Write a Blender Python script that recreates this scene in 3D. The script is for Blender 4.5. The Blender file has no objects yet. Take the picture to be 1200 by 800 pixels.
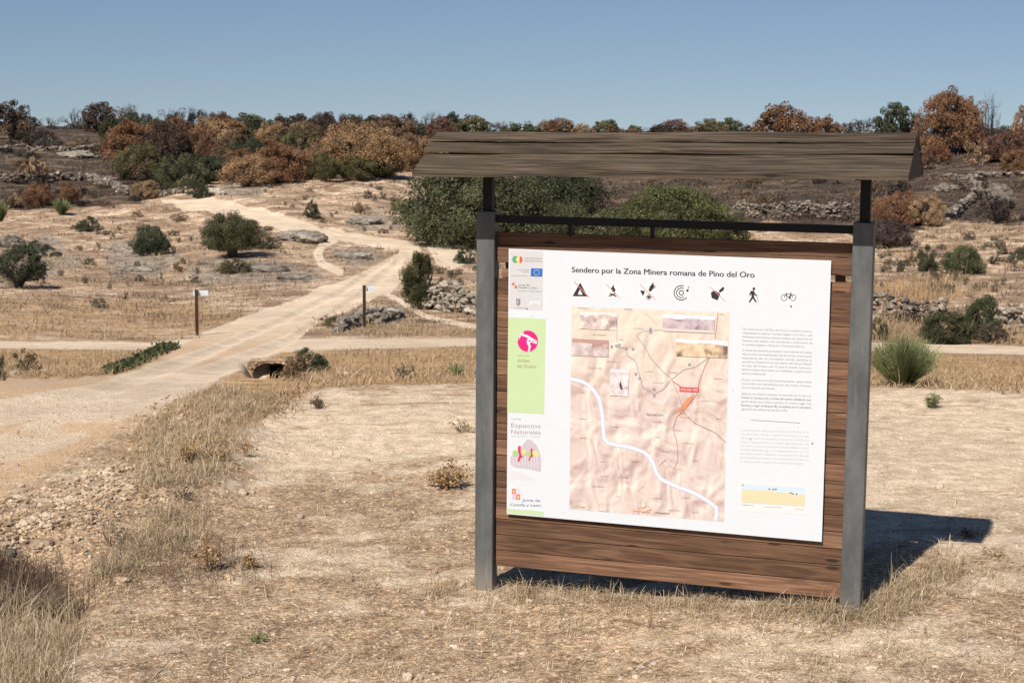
import bpy, math, numpy as np
from mathutils import Matrix, Vector
S = bpy.context.scene
COL = S.collection
rng = np.random.default_rng(7)
R = math.radians

# ------------------------------------------------------------------ camera
F, PITCH, ROLL, H = 2012.0, 0.138, 0.0082, 2.1
cp, sp, cr, sr = math.cos(PITCH), math.sin(PITCH), math.cos(ROLL), math.sin(ROLL)
FW = np.array([0, cp, -sp]); UP0 = np.array([0, sp, cp]); RT0 = np.array([1., 0, 0])
RT = RT0*cr+UP0*sr; UP = -RT0*sr+UP0*cr
CAM = np.array([0, 0, H])
def ray(x, y):
    x = np.asarray(x, float); y = np.asarray(y, float)
    return FW+((x-600)/F)[..., None]*RT+((400-y)/F)[..., None]*UP
def project(P):
    d = P-CAM; z = d@FW; z = np.where(z < .05, np.nan, z)
    return 600+F*(d@RT)/z, 400-F*(d@UP)/z
cd = bpy.data.cameras.new('camera'); co = bpy.data.objects.new('camera', cd); COL.objects.link(co)
m = Matrix(((RT[0], UP[0], -FW[0], 0), (RT[1], UP[1], -FW[1], 0), (RT[2], UP[2], -FW[2], H), (0, 0, 0, 1)))
co.matrix_world = m
cd.sensor_width = 36; cd.lens = F/1200*36; cd.clip_start = .1; cd.clip_end = 6000
cd.dof.use_dof = True; cd.dof.focus_distance = 7.2; cd.dof.aperture_fstop = 13
S.camera = co
S.render.resolution_x = 1024; S.render.resolution_y = 682
S.view_settings.view_transform = 'Standard'; S.view_settings.look = 'None'; S.view_settings.gamma = 1
S.view_settings.exposure = 0.33

# ------------------------------------------------------------------ light
SUNH = np.array([.426, .833]); SUNV = 1.0
el = math.atan2(SUNV, np.hypot(*SUNH)); az = math.atan2(-SUNH[0], -SUNH[1])   # towards the sun, from +Y clockwise
sl = bpy.data.lights.new('sun', 'SUN'); sl.energy = 5.0; sl.angle = R(.53); sl.color = (1, .94, .86)
so = bpy.data.objects.new('sun', sl); COL.objects.link(so)
so.rotation_euler = Vector((-SUNH[0], -SUNH[1], SUNV)).to_track_quat('Z', 'Y').to_euler()
W = bpy.data.worlds.new('World'); S.world = W; W.use_nodes = True
nt = W.node_tree; nt.nodes.clear()
N = nt.nodes.new
out = N('ShaderNodeOutputWorld'); bg = N('ShaderNodeBackground'); sky = N('ShaderNodeTexSky')
sky.sky_type = 'NISHITA'; sky.sun_disc = False; sky.sun_elevation = el; sky.sun_rotation = az % (2*math.pi)
sky.altitude = 900; sky.air_density = 1.15; sky.dust_density = .25; sky.ozone_density = 2.2
tc = N('ShaderNodeTexCoord'); sx = N('ShaderNodeSeparateXYZ'); mx = N('ShaderNodeMath'); mx.operation = 'MAXIMUM'; mx.inputs[1].default_value = 0.0
ad = N('ShaderNodeMath'); ad.operation = 'ADD'; ad.inputs[1].default_value = .09
cx = N('ShaderNodeCombineXYZ'); L = nt.links.new
L(tc.outputs['Generated'], sx.inputs[0]); L(sx.outputs[0], cx.inputs[0]); L(sx.outputs[1], cx.inputs[1])
L(sx.outputs[2], ad.inputs[0]); L(ad.outputs[0], mx.inputs[0]); L(mx.outputs[0], cx.inputs[2])
hs = N('ShaderNodeHueSaturation'); hs.inputs['Saturation'].default_value = 1.12
L(cx.outputs[0], sky.inputs[0]); L(sky.outputs[0], hs.inputs['Color']); tn = N('ShaderNodeMix'); tn.data_type = 'RGBA'; tn.blend_type = 'MULTIPLY'; tn.inputs[0].default_value = 1; tn.inputs[7].default_value = (1.08, 1.0, 1.05, 1); L(hs.outputs[0], tn.inputs[6]); L(tn.outputs[2], bg.inputs[0]); L(bg.outputs[0], out.inputs[0]); bg.inputs[1].default_value = .055
S.cycles.diffuse_bounces = 1; S.cycles.max_bounces = 5

# ------------------------------------------------------------------ helpers
def mesh(name, V, Fc, mats, fattr=None, vattr=None, smooth=False, midx=None):
    """V (n,3); Fc: (m,k) array or list of index lists"""
    me = bpy.data.meshes.new(name); V = np.asarray(V, np.float32)
    if isinstance(Fc, np.ndarray):
        k = Fc.shape[1]; nf = len(Fc); loops = Fc.ravel(); tot = np.full(nf, k)
    else:
        nf = len(Fc); tot = np.array([len(f) for f in Fc]); loops = np.array([i for f in Fc for i in f])
    st = np.concatenate([[0], np.cumsum(tot)[:-1]])
    me.vertices.add(len(V)); me.vertices.foreach_set('co', V.ravel())
    me.loops.add(len(loops)); me.loops.foreach_set('vertex_index', loops.astype(np.int32))
    me.polygons.add(nf); me.polygons.foreach_set('loop_start', st.astype(np.int32)); me.polygons.foreach_set('loop_total', tot.astype(np.int32))
    if midx is not None: me.polygons.foreach_set('material_index', np.asarray(midx, np.int32))
    me.polygons.foreach_set('use_smooth', np.full(nf, smooth))
    for mt in (mats if isinstance(mats, (list, tuple)) else [mats]): me.materials.append(mt)
    if fattr:
        for n, a in fattr.items():
            at = me.attributes.new(n, 'FLOAT', 'FACE'); at.data.foreach_set('value', np.asarray(a, np.float32))
    if vattr:
        for n, a in vattr.items():
            at = me.attributes.new(n, 'FLOAT', 'POINT'); at.data.foreach_set('value', np.asarray(a, np.float32))
    me.update(calc_edges=True)
    return me
def link(name, data, parent=None, label=None, cat=None, group=None, kind=None, loc=None, rot=None, scale=None):
    o = bpy.data.objects.new(name, data); COL.objects.link(o)
    if parent is not None: o.parent = parent
    if label: o['label'] = label
    if cat: o['category'] = cat
    if group: o['group'] = group
    if kind: o['kind'] = kind
    if loc is not None: o.location = loc
    if rot is not None: o.rotation_euler = rot
    if scale is not None: o.scale = scale
    return o
class MB:
    def __init__(s): s.v = []; s.f = []; s.n = 0; s.a = []; s.mi = []
    def add(s, V, Fc, a=0., mi=0):
        V = np.asarray(V, float).reshape(-1, 3)
        for f in Fc: s.f.append([int(i)+s.n for i in f]); s.a.append(a); s.mi.append(mi)
        s.v.append(V); s.n += len(V); return s
    def box(s, lo, hi, a=0., mi=0, jit=0.):
        x0, y0, z0 = lo; x1, y1, z1 = hi
        V = np.array([[x, y, z] for z in (z0, z1) for y in (y0, y1) for x in (x0, x1)], float)
        if jit: V += rng.uniform(-jit, jit, V.shape)
        return s.add(V, [(0, 2, 3, 1), (4, 5, 7, 6), (0, 1, 5, 4), (2, 6, 7, 3), (0, 4, 6, 2), (1, 3, 7, 5)], a, mi)
    def tube(s, P, rad, k=6, a=0., mi=0):
        P = np.asarray(P, float); n = len(P); rad = np.broadcast_to(rad, n); V = []
        for i in range(n):
            t = P[min(i+1, n-1)]-P[max(i-1, 0)]; t /= np.linalg.norm(t)+1e-9
            u = np.cross(t, [0.3, .9, .1]); u /= np.linalg.norm(u)+1e-9; w = np.cross(t, u)
            for j in range(k):
                q = 2*math.pi*j/k; V.append(P[i]+rad[i]*(math.cos(q)*u+math.sin(q)*w))
        Fc = [(i*k+j, i*k+(j+1) % k, (i+1)*k+(j+1) % k, (i+1)*k+j) for i in range(n-1) for j in range(k)]
        Fc += [tuple(range(k))[::-1], tuple((n-1)*k+j for j in range(k))]
        return s.add(V, Fc, a, mi)
    def mesh(s, name, mats, smooth=False):
        return mesh(name, np.concatenate(s.v), s.f, mats, fattr={'v': s.a}, smooth=smooth, midx=s.mi)

T1 = np.random.default_rng(11).random((256, 256))
def vnoise(x, y, seed=0):
    x = np.asarray(x)+seed*17.3; y = np.asarray(y)+seed*41.7
    xi = np.floor(x).astype(int); yi = np.floor(y).astype(int); fx = x-xi; fy = y-yi
    fx = fx*fx*(3-2*fx); fy = fy*fy*(3-2*fy); a = lambda i, j: T1[(xi+i) & 255, (yi+j) & 255]
    return (a(0, 0)*(1-fx)+a(1, 0)*fx)*(1-fy)+(a(0, 1)*(1-fx)+a(1, 1)*fx)*fy
def fbm(x, y, o=4, seed=0):
    r = 0; A = .5; t = 0
    for i in range(o): r = r+A*vnoise(x*2**i, y*2**i, seed+i*3); t += A; A *= .5
    return r/t*2-1
def sstep(a, b, x): t = np.clip((x-a)/(b-a), 0, 1); return t*t*(3-2*t)

# ------------------------------------------------------------------ materials
class NG:
    def __init__(s, name):
        s.m = bpy.data.materials.new(name); s.m.use_nodes = True; s.t = s.m.node_tree; s.t.nodes.clear()
        s.out = s.n('ShaderNodeOutputMaterial'); s.b = s.n('ShaderNodeBsdfPrincipled'); s.l(s.b.outputs[0], s.out.inputs[0])
        s.b.inputs['Roughness'].default_value = .9; s.b.inputs['Specular IOR Level'].default_value = .2
    def n(s, t, **k):
        x = s.t.nodes.new(t)
        for a, b in k.items(): setattr(x, a, b)
        return x
    def l(s, a, b): s.t.links.new(a, b)
    def put(s, sock, v):
        if isinstance(v, (int, float)): sock.default_value = v
        elif isinstance(v, tuple): sock.default_value = v if len(v) == len(sock.default_value) else v+(1,)
        else: s.l(v, sock)
    def attr(s, n): return s.n('ShaderNodeAttribute', attribute_name=n).outputs['Fac']
    def coord(s, k='Object'): return s.n('ShaderNodeTexCoord').outputs[k]
    def map(s, c, sc):
        x = s.n('ShaderNodeMapping'); s.l(c, x.inputs[0]); x.inputs['Scale'].default_value = sc; return x.outputs[0]
    def noise(s, c, sc, det=4, rough=.55, dist=0.):
        x = s.n('ShaderNodeTexNoise'); s.l(c, x.inputs['Vector']); x.inputs['Scale'].default_value = sc
        x.inputs['Detail'].default_value = det; x.inputs['Roughness'].default_value = rough; x.inputs['Distortion'].default_value = dist; return x.outputs['Fac']
    def vor(s, c, sc, f='F1', o='Distance'):
        x = s.n('ShaderNodeTexVoronoi', feature=f); s.l(c, x.inputs['Vector']); x.inputs['Scale'].default_value = sc; return x.outputs[o]
    def m2(s, op, a, b=0., c=0., cl=False):
        x = s.n('ShaderNodeMath', operation=op, use_clamp=cl); s.put(x.inputs[0], a); s.put(x.inputs[1], b); s.put(x.inputs[2], c); return x.outputs[0]
    def rng(s, v, a, b, c=0., d=1.):
        x = s.n('ShaderNodeMapRange', clamp=True); x.interpolation_type = 'SMOOTHSTEP'
        for i, q in enumerate((v, a, b, c, d)): s.put(x.inputs[i], q)
        return x.outputs[0]
    def mix(s, f, a, b, bt='MIX'):
        x = s.n('ShaderNodeMix', data_type='RGBA', blend_type=bt); s.put(x.inputs[0], f); s.put(x.inputs[6], a); s.put(x.inputs[7], b); return x.outputs[2]
    def scale(s, col, f): return s.mix(1., col, s.grey(f), 'MULTIPLY')
    def grey(s, f):
        x = s.n('ShaderNodeCombineColor'); [s.put(x.inputs[i], f) for i in range(3)]; return x.outputs[0]
    def bump(s, h, st, d):
        x = s.n('ShaderNodeBump'); s.put(x.inputs['Height'], h); x.inputs['Strength'].default_value = st; x.inputs['Distance'].default_value = d
        s.l(x.outputs[0], s.b.inputs['Normal'])
    def done(s, col, rough=None):
        s.put(s.b.inputs['Base Color'], col)
        if rough is not None: s.put(s.b.inputs['Roughness'], rough)
        return s.m

def mat_ground():
    g = NG('soil'); P = g.coord('Object')
    path, sand, burnt, grass, rock, red = [g.attr(a) for a in ('path', 'sand', 'burnt', 'grass', 'rock', 'red')]
    far = g.attr('far')      # 0 near .. 1 hill: coarser soil on the hill
    nA = g.noise(P, .35, 6, .6); nB = g.noise(P, 1.6, 6, .62); nC = g.noise(P, 7., 6, .65); nD = g.noise(P, 45., 5, .7)
    Ps = g.map(P, (.85, 1.1, 1)); nS = g.noise(Ps, .8, 7, .62); nS2 = g.noise(Ps, 4., 5, .65)
    litter = g.mix(g.rng(nC, .38, .62), (.275, .195, .135), (.47, .35, .25))
    litter = g.mix(g.rng(nD, .5, .66), litter, (.54, .42, .30))
    pale = g.mix(g.rng(nC, .35, .65), (.50, .41, .315), (.68, .585, .48))
    brk = g.m2('ADD', g.m2('MULTIPLY', nS, .55), g.m2('MULTIPLY', nS2, .45))
    sm = g.rng(g.m2('ADD', sand, g.m2('MULTIPLY', g.m2('SUBTRACT', brk, .5), 4.2)), .25, .75)
    Pd = g.map(P, (.45, 1.5, 1)); nP = g.noise(Pd, 2.6, 6, .7)
    pale = g.mix(g.m2('MULTIPLY', g.rng(nP, .57, .65), .8), pale, (.31, .215, .14))
    near = g.mix(sm, litter, pale)
    # hill: pale pinkish earth, brown dead herbs, grey slabs
    h = g.mix(g.rng(nS, .40, .58), (.35, .25, .175), (.60, .485, .385)); nH = g.noise(Ps, 2.6, 8, .78); nH2 = g.noise(P, 5.5, 6, .8)
    h = g.scale(h, g.rng(nH2, .34, .66, .62, 1.3))
    nL = g.noise(g.map(P, (.8, 1.1, 1)), .55, 8, .72)
    h = g.mix(g.m2('MULTIPLY', g.rng(nL, .47, .56), .75), h, (.18, .125, .088))
    h = g.mix(g.m2('MULTIPLY', g.rng(nH, .49, .60), .8), h, (.20, .135, .092))
    h = g.mix(g.m2('MULTIPLY', g.rng(nS2, .56, .66), .5), h, (.15, .12, .09))
    c = g.mix(far, near, h)
    gn = g.mix(g.rng(nS2, .36, .64), (.30, .19, .105), (.50, .36, .215))
    c = g.mix(g.rng(g.m2('ADD', grass, g.m2('MULTIPLY', g.m2('SUBTRACT', nB, .5), 1.2)), .3, .7), c, gn)
    rk = g.mix(g.rng(nH2, .42, .6), (.07, .063, .056), (.32, .295, .27))
    rk = g.mix(g.rng(nH, .46, .6), rk, (.44, .35, .27))
    c = g.mix(g.rng(g.m2('ADD', rock, g.m2('MULTIPLY', g.m2('SUBTRACT', nS2, .5), 2.4)), .35, .65), c, rk)
    bc = g.mix(g.rng(nH2, .40, .64), (.018, .015, .013), (.085, .064, .05)); bc = g.mix(g.m2('MULTIPLY', g.rng(g.noise(g.map(P, (.6, 1.4, 1)), .35, 9, .8), .50, .56), .6), bc, (.19, .145, .108))
    bc = g.mix(g.m2('MULTIPLY', g.rng(nH, .56, .66), .45), bc, (.34, .25, .18))
    c = g.mix(g.rng(g.m2('ADD', burnt, g.m2('MULTIPLY', g.m2('SUBTRACT', nS, .5), 1.5)), .35, .65), c, bc)
    tr = g.mix(g.rng(nB, .36, .64), (.52, .44, .355), (.64, .555, .46))
    tr = g.mix(g.m2('MULTIPLY', g.rng(g.m2('ADD', red, g.m2('MULTIPLY', g.m2('SUBTRACT', nB, .5), 1.8)), .35, .75), .75), tr, (.46, .32, .20)); tr = g.mix(g.m2('MULTIPLY', g.rng(nL, .5, .62), .4), tr, (.47, .37, .275))
    c = g.mix(g.rng(g.m2('ADD', path, g.m2('MULTIPLY', g.m2('SUBTRACT', nS2, .5), .8)), .35, .65), c, tr)
    # grain: pebbles and crumbs of soil
    gr = g.vor(P, 75.); gr2 = g.vor(P, 75., 'F1', 'Color')
    sp_ = g.n('ShaderNodeSeparateColor'); g.l(gr2, sp_.inputs[0])
    gv = g.rng(sp_.outputs[0], 0., 1., .66, 1.28); nF = g.noise(P, 22., 8, .82)
    calm = g.m2('SUBTRACT', 1., g.m2('MULTIPLY', .62, g.m2('MAXIMUM', g.m2('MULTIPLY', sm, g.m2('SUBTRACT', 1., far)), path)))
    det = g.m2('MULTIPLY', g.m2('MULTIPLY', gv, g.rng(nD, .3, .7, .82, 1.15)), g.rng(nF, .36, .64, .68, 1.26))
    c = g.scale(c, g.m2('MULTIPLY_ADD', g.m2('SUBTRACT', det, 1.), calm, 1.))
    c = g.mix(1., c, (1.28, 1.18, 1.03), 'MULTIPLY'); c = g.scale(c, g.rng(nA, .3, .7, .9, 1.08))
    hgt = g.m2('ADD', g.m2('MULTIPLY', nD, .5), g.m2('ADD', g.m2('MULTIPLY', nC, 1.2), g.m2('MULTIPLY', gr, .35)))
    g.bump(g.m2('ADD', hgt, g.m2('MULTIPLY', nF, .8)), .8, .03)
    return g.done(c, .95)
def mat_leaf():
    g = NG('leaves'); oi = g.n('ShaderNodeObjectInfo'); v = g.attr('v'); P = g.coord('Object')
    n1 = g.noise(P, 2.2, 3, .6)
    rnd = g.m2('MULTIPLY', oi.outputs['Random'], 31.)
    c = g.scale(oi.outputs['Color'], g.rng(v, 0, 1, .55, 1.5))
    c = g.mix(g.rng(g.m2('ADD', oi.outputs['Alpha'], g.m2('SUBTRACT', n1, .5)), .45, .7), c, g.scale(g.grey(1.), 1.))if False else c
    al = g.m2('ADD', oi.outputs['Alpha'], g.m2('MULTIPLY', g.m2('SUBTRACT', n1, .5), 2.))
    br = g.mix(v, (.09, .057, .036), (.30, .20, .125))
    c = g.mix(g.rng(al, .5, .75), c, br)
    g.put(g.b.inputs['Base Color'], c); g.b.inputs['Roughness'].default_value = .75
    tr = g.n('ShaderNodeBsdfTranslucent'); g.l(c, tr.inputs[0]); ms = g.n('ShaderNodeMixShader'); ms.inputs[0].default_value = .18
    g.l(g.b.outputs[0], ms.inputs[1]); g.l(tr.outputs[0], ms.inputs[2]); g.l(ms.outputs[0], g.out.inputs[0])
    return g.m
def mat_straw(name, a, b, c3):
    g = NG(name); v = g.attr('v')
    c = g.mix(g.rng(v, 0, .6), a, b); c = g.mix(g.rng(v, .65, 1.), c, c3)
    g.put(g.b.inputs['Base Color'], c)
    tr = g.n('ShaderNodeBsdfTranslucent'); g.l(c, tr.inputs[0]); ms = g.n('ShaderNodeMixShader'); ms.inputs[0].default_value = .2
    g.l(g.b.outputs[0], ms.inputs[1]); g.l(tr.outputs[0], ms.inputs[2]); g.l(ms.outputs[0], g.out.inputs[0])
    return g.m
def mat_stone(name, a, b, sc=6., lich=.3):
    g = NG(name); P = g.coord('Object'); v = g.attr('v')
    n1 = g.noise(P, sc, 6, .65); n2 = g.noise(P, sc*5, 5, .7)
    c = g.mix(g.rng(n1, .35, .65), a, b); c = g.scale(c, g.rng(v, 0, 1, .7, 1.3))
    c = g.mix(g.m2('MULTIPLY', g.rng(n2, .55, .68), lich), c, (.07, .065, .055))
    g.bump(g.m2('ADD', n1, n2), .6, .03/sc*6)
    return g.done(c, .92)
def mat_bark():
    g = NG('charred_bark'); P = g.coord('Object'); n = g.noise(P, 9., 4, .6)
    return g.done(g.mix(g.rng(n, .35, .7), (.022, .018, .016), (.10, .08, .065)), .9)
def mat_wood(name, base, dark, light, gx=.75, gz=34., wx=.0, grey=(.2, .18, .15), greyf=.0, fz=90.):
    g = NG(name); P = g.coord('Object'); v = g.attr('v')
    cmb = g.n('ShaderNodeCombineXYZ'); sep = g.n('ShaderNodeSeparateXYZ'); g.l(P, sep.inputs[0])
    off = g.m2('MULTIPLY', v, 37.)
    g.l(g.m2('ADD', sep.outputs[0], off), cmb.inputs[0]); g.l(g.m2('ADD', sep.outputs[1], off), cmb.inputs[1]); g.l(g.m2('ADD', sep.outputs[2], g.m2('MULTIPLY', v, 5.)), cmb.inputs[2])
    C = cmb.outputs[0]
    Q = g.map(C, (gx, 9., 10.))
    big = g.noise(Q, 1., 3, .5, .4)
    ring = g.m2('FRACT', g.m2('MULTIPLY', g.m2('ADD', big, g.m2('MULTIPLY', g.noise(g.map(C, (1.0, 8, 26)), 1., 2), .10)), 9.))
    ring = g.rng(g.m2('ABSOLUTE', g.m2('SUBTRACT', ring, .5)), .08, .5)
    fine = g.noise(g.map(C, (3.5, fz, 110.)), 1., 4, .65)
    c = g.mix(g.rng(ring, .0, 1., .35, 1.), dark, base); c = g.mix(g.rng(fine, .45, .7, 0, .65), c, light)
    c = g.mix(g.m2('MULTIPLY', g.rng(fine, .5, .32), .55), c, dark)
    ck = g.noise(g.map(C, (2.2, 55., 60.)), 1., 3, .5); c = g.mix(g.m2('MULTIPLY', g.rng(ck, .42, .34), .7 if greyf else .35), c, tuple(x*.4 for x in dark))
    # knots
    kv = g.vor(g.map(C, (3.4, 6., 13.)), 1.); kn = g.rng(kv, .13, .06)
    c = g.mix(g.m2('MULTIPLY', kn, .85), c, tuple(x*.35 for x in dark))
    c = g.scale(c, g.rng(g.noise(g.map(C, (1., 4, 4.)), 1.3, 3), .3, .7, .78, 1.22))
    c = g.scale(c, g.rng(v, 0, 1, .70, 1.28))
    if greyf: c = g.mix(g.m2('MULTIPLY', g.rng(g.noise(g.map(C, (1.5, 10, 14)), 1., 4), .3, .65), greyf), c, grey)
    g.bump(g.m2('ADD', g.m2('MULTIPLY', fine, .6), ring), .35, .002)
    return g.done(c, .78)
def mat_metal():
    g = NG('weathered_grey_steel'); P = g.coord('Object')
    n1 = g.noise(g.map(P, (1, 1, .35)), 9., 6, .65); n2 = g.noise(P, 70., 4, .7); n3 = g.noise(g.map(P, (1, 1, .12)), 30., 4, .6)
    c = g.mix(g.rng(n1, .35, .68), (.075, .078, .078), (.135, .138, .135)); c = g.mix(g.m2('MULTIPLY', g.rng(n3, .58, .72), .5), c, (.21, .21, .20))
    c = g.mix(g.m2('MULTIPLY', g.rng(n2, .62, .75), .5), c, (.07, .07, .068))
    sepz = g.n('ShaderNodeSeparateXYZ'); g.l(P, sepz.inputs[0])
    c = g.mix(g.m2('MULTIPLY', g.rng(g.m2('ADD', sepz.outputs[2], g.m2('MULTIPLY', n1, .2)), .30, .10), .55), c, (.31, .26, .21))
    g.bump(n2, .15, .002); g.b.inputs['Metallic'].default_value = .15; g.b.inputs['Specular IOR Level'].default_value = .4
    return g.done(c, .55)
def flat(name, col, rough=.6, spec=.3):
    g = NG(name); P = g.coord('Object'); n = g.noise(P, 30., 3)
    g.b.inputs['Specular IOR Level'].default_value = spec
    return g.done(g.scale(col+(1,) if False else g.mix(1., col, col), g.rng(n, .3, .7, .993, 1.007)), rough)

M = {}
M['ground'] = mat_ground(); M['leaf'] = mat_leaf(); M['bark'] = mat_bark()
M['straw'] = mat_straw('straw', (.22, .15, .085), (.50, .38, .235), (.72, .60, .42))
M['field'] = mat_straw('field_straw', (.29, .195, .11), (.42, .30, .175), (.52, .39, .24))
M['twig'] = mat_straw('dead_stems', (.05, .038, .03), (.15, .10, .07), (.30, .20, .13))
M['brown_leaf'] = mat_straw('shrivelled_leaves', (.22, .12, .055), (.42, .26, .12), (.60, .43, .24))
M['broom'] = mat_straw('broom_stems', (.11, .135, .055), (.22, .24, .105), (.42, .38, .21))
M['pebble'] = mat_stone('pebbles', (.38, .29, .21), (.55, .45, .35), 14., .15)
M['rubble'] = mat_stone('rubble_stone', (.33, .225, .14), (.54, .41, .28), 9., .2)
M['granite'] = mat_stone('lichened_granite', (.10, .086, .07), (.30, .26, .21), 3.2, .75)
M['wallstone'] = mat_stone('field_stone', (.24, .20, .155), (.46, .395, .31), 3., .45)
M['burntstone'] = mat_stone('sooty_stone', (.10, .082, .066), (.30, .245, .195), 3., .7)
M['roofwood'] = mat_wood('weathered_roof_timber', (.078, .054, .034), (.018, .012, .008), (.165, .13, .092), greyf=.3, grey=(.105, .083, .06), fz=95.)
M['panelwood'] = mat_wood('stained_pine', (.175, .092, .052), (.092, .047, .028), (.25, .145, .088), greyf=.0)
M['metal'] = mat_metal()
M['black'] = flat('black_steel', (.012, .0125, .0135), .6, .2)
M['tube'] = flat('shade_dark_earth', (.03, .025, .022), .95)  # tunnel lining: the shade inside is put into this near-black earth colour
M['markerwood'] = mat_wood('dark_marker_timber', (.07, .035, .018), (.03, .016, .01), (.12, .07, .04))

# ------------------------------------------------------------------ terrain
NEAR = 12.4
PROF = {
 -300: [(13.2, 455), (20, 430), (30, 405), (36, 385), (48, 345), (62, 305), (80, 270), (100, 245), (130, 210), (160, 188), (200, 163), (235, 149), (265, 148)],
 0: [(13.2, 453), (20, 430), (30, 404), (36, 382), (48, 340), (62, 305), (80, 275), (100, 248), (130, 213), (160, 188), (200, 164), (235, 150), (265, 148)],
 180: [(13.2, 451), (20, 427), (30, 404), (36, 386), (48, 345), (62, 305), (80, 270), (95, 240), (120, 218), (160, 190), (200, 168), (235, 154), (265, 152)],
 300: [(13, 450), (20, 427), (30, 402), (36, 380), (48, 336), (60, 298), (75, 262), (90, 240), (110, 218), (150, 193), (200, 170), (240, 158), (265, 155)],
 450: [(13, 450), (20, 424), (30, 399), (38, 375), (50, 330), (65, 292), (80, 262), (100, 226), (118, 207), (128, 204), (160, 188), (200, 170), (240, 159), (265, 157)],
 600: [(13, 452), (20, 425), (30, 399), (36, 380), (45, 345), (58, 310), (75, 285), (100, 250), (130, 220), (170, 190), (210, 172), (245, 160), (270, 157)],
 900: [(13.2, 455), (20, 430), (30, 404), (35, 392), (45, 340), (60, 300), (80, 258), (90, 242), (110, 222), (140, 195), (180, 173), (210, 163), (232, 160)],
 1100: [(13.4, 457), (20, 434), (30, 409), (35, 394), (37, 372), (45, 340), (55, 312), (70, 280), (82, 257), (100, 225), (125, 190), (145, 173), (170, 163), (190, 160)],
 1250: [(13.4, 459), (20, 436), (30, 411), (35, 396), (38, 368), (46, 338), (56, 310), (70, 278), (82, 256), (100, 222), (125, 187), (145, 168), (170, 156), (190, 154)],
 1600: [(13.4, 460), (20, 438), (30, 414), (35, 398), (40, 365), (48, 335), (58, 305), (70, 275), (82, 252), (100, 220), (125, 185), (145, 165), (170, 153), (190, 151)]}
cols = sorted(PROF); lr = np.log(np.geomspace(1, 300, 700)); tab = []
cphi = []
for c in cols:
    rs = [1., 6., NEAR]; zs = [0., 0., -.0]
    for r_, y in PROF[c]:
        d = ray(c, y); t = r_/np.hypot(d[0], d[1]); rs.append(r_); zs.append(H+t*d[2])
    rs += [rs[-1]+15, rs[-1]+60]; zs += [zs[-1]-.3, zs[-1]-4]
    rs += [700.]; zs += [zs[-1]-14]
    z = np.interp(np.exp(lr), rs, zs); k = np.exp(-np.linspace(-2, 2, 25)**2); k /= k.sum()
    zp = np.pad(z, 12, mode='edge'); zsm = np.convolve(zp, k, 'valid'); tab.append(zsm)
    d = ray(c, 330); cphi.append(math.atan2(d[0], d[1]))
tab = np.array(tab); cphi = np.array(cphi)
# dense azimuth table, smoothed
DPH = np.linspace(-.6, .6, 240)
dt = np.array([np.interp(DPH, cphi, tab[:, j]) for j in range(tab.shape[1])]).T
k = np.exp(-np.linspace(-2, 2, 17)**2); k /= k.sum()
dp = np.pad(dt, ((8, 8), (0, 0)), mode='edge'); dt = np.array([np.convolve(dp[:, j], k, 'valid') for j in range(dt.shape[1])]).T
def base_z(phi, r):
    i = np.clip((phi-DPH[0])/(DPH[1]-DPH[0]), 0, len(DPH)-1.001); j = np.clip((np.log(np.maximum(r, 1))-lr[0])/(lr[1]-lr[0]), 0, len(lr)-1.001)
    i0 = i.astype(int); j0 = j.astype(int); fi = i-i0; fj = j-j0
    return (dt[i0, j0]*(1-fi)+dt[i0+1, j0]*fi)*(1-fj)+(dt[i0, j0+1]*(1-fi)+dt[i0+1, j0+1]*fi)*fj

def sdpoly(x, y, P):
    """signed distance (px), >0 inside"""
    P = np.array(P, float); d2 = np.full(x.shape, 1e18); ins = np.zeros(x.shape, bool); n = len(P)
    for i in range(n):
        a = P[i]; b = P[(i+1) % n]; e = b-a; wx = x-a[0]; wy = y-a[1]
        t = np.clip((wx*e[0]+wy*e[1])/(e@e+1e-9), 0, 1); d2 = np.minimum(d2, (wx-t*e[0])**2+(wy-t*e[1])**2)
        c = ((a[1] > y) != (b[1] > y)) & (x < (b[0]-a[0])*(y-a[1])/(b[1]-a[1]+1e-12)+a[0]); ins ^= c
    return np.where(ins, 1, -1)*np.sqrt(d2)
def sdline(x, y, P, w):
    P = np.array(P, float); d2 = np.full(x.shape, 1e18)
    for i in range(len(P)-1):
        a = P[i]; e = P[i+1]-a; wx = x-a[0]; wy = y-a[1]; t = np.clip((wx*e[0]+wy*e[1])/(e@e+1e-9), 0, 1)
        d2 = np.minimum(d2, (wx-t*e[0])**2+(wy-t*e[1])**2)
    return w-np.sqrt(d2)
ROAD = [(-900, 452), (0, 449), (90, 447), (150, 442), (175, 432), (207, 412), (240, 393), (275, 377), (300, 366), (330, 358), (380, 337), (415, 323), (440, 312), (462, 300), (468, 292),
        (440, 290), (405, 284), (375, 276), (345, 270), (310, 264), (250, 255), (212, 245), (188, 236), (188, 231), (225, 231), (262, 236), (285, 240), (305, 247), (355, 262), (405, 270), (490, 286), (496, 296), (476, 307),
        (472, 326), (458, 342), (440, 348), (420, 357), (380, 370), (365, 380), (347, 395), (330, 408), (300, 424), (280, 431), (260, 437), (245, 448), (212, 462), (162, 488), (120, 514), (75, 540), (25, 572), (0, 590), (-300, 750), (-900, 930)]
CROSS_L = [(-900, 398), (0, 400), (175, 401), (235, 396), (235, 408), (190, 411), (0, 408), (-900, 408)]
CROSS_R = [(340, 397), (557, 396), (1000, 401), (1200, 406), (1900, 416), (1900, 428), (1200, 416), (1000, 410), (557, 405), (400, 410), (320, 413)]
FOOT = [(452, 344), (468, 352), (484, 362), (500, 371), (530, 378), (557, 383), (600, 390)]
FOOT2 = [(392, 279), (378, 287), (372, 297), (377, 308), (398, 318)]
SPUR = [(500, 288), (520, 284), (560, 290), (552, 305), (530, 318), (512, 310)]
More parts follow.
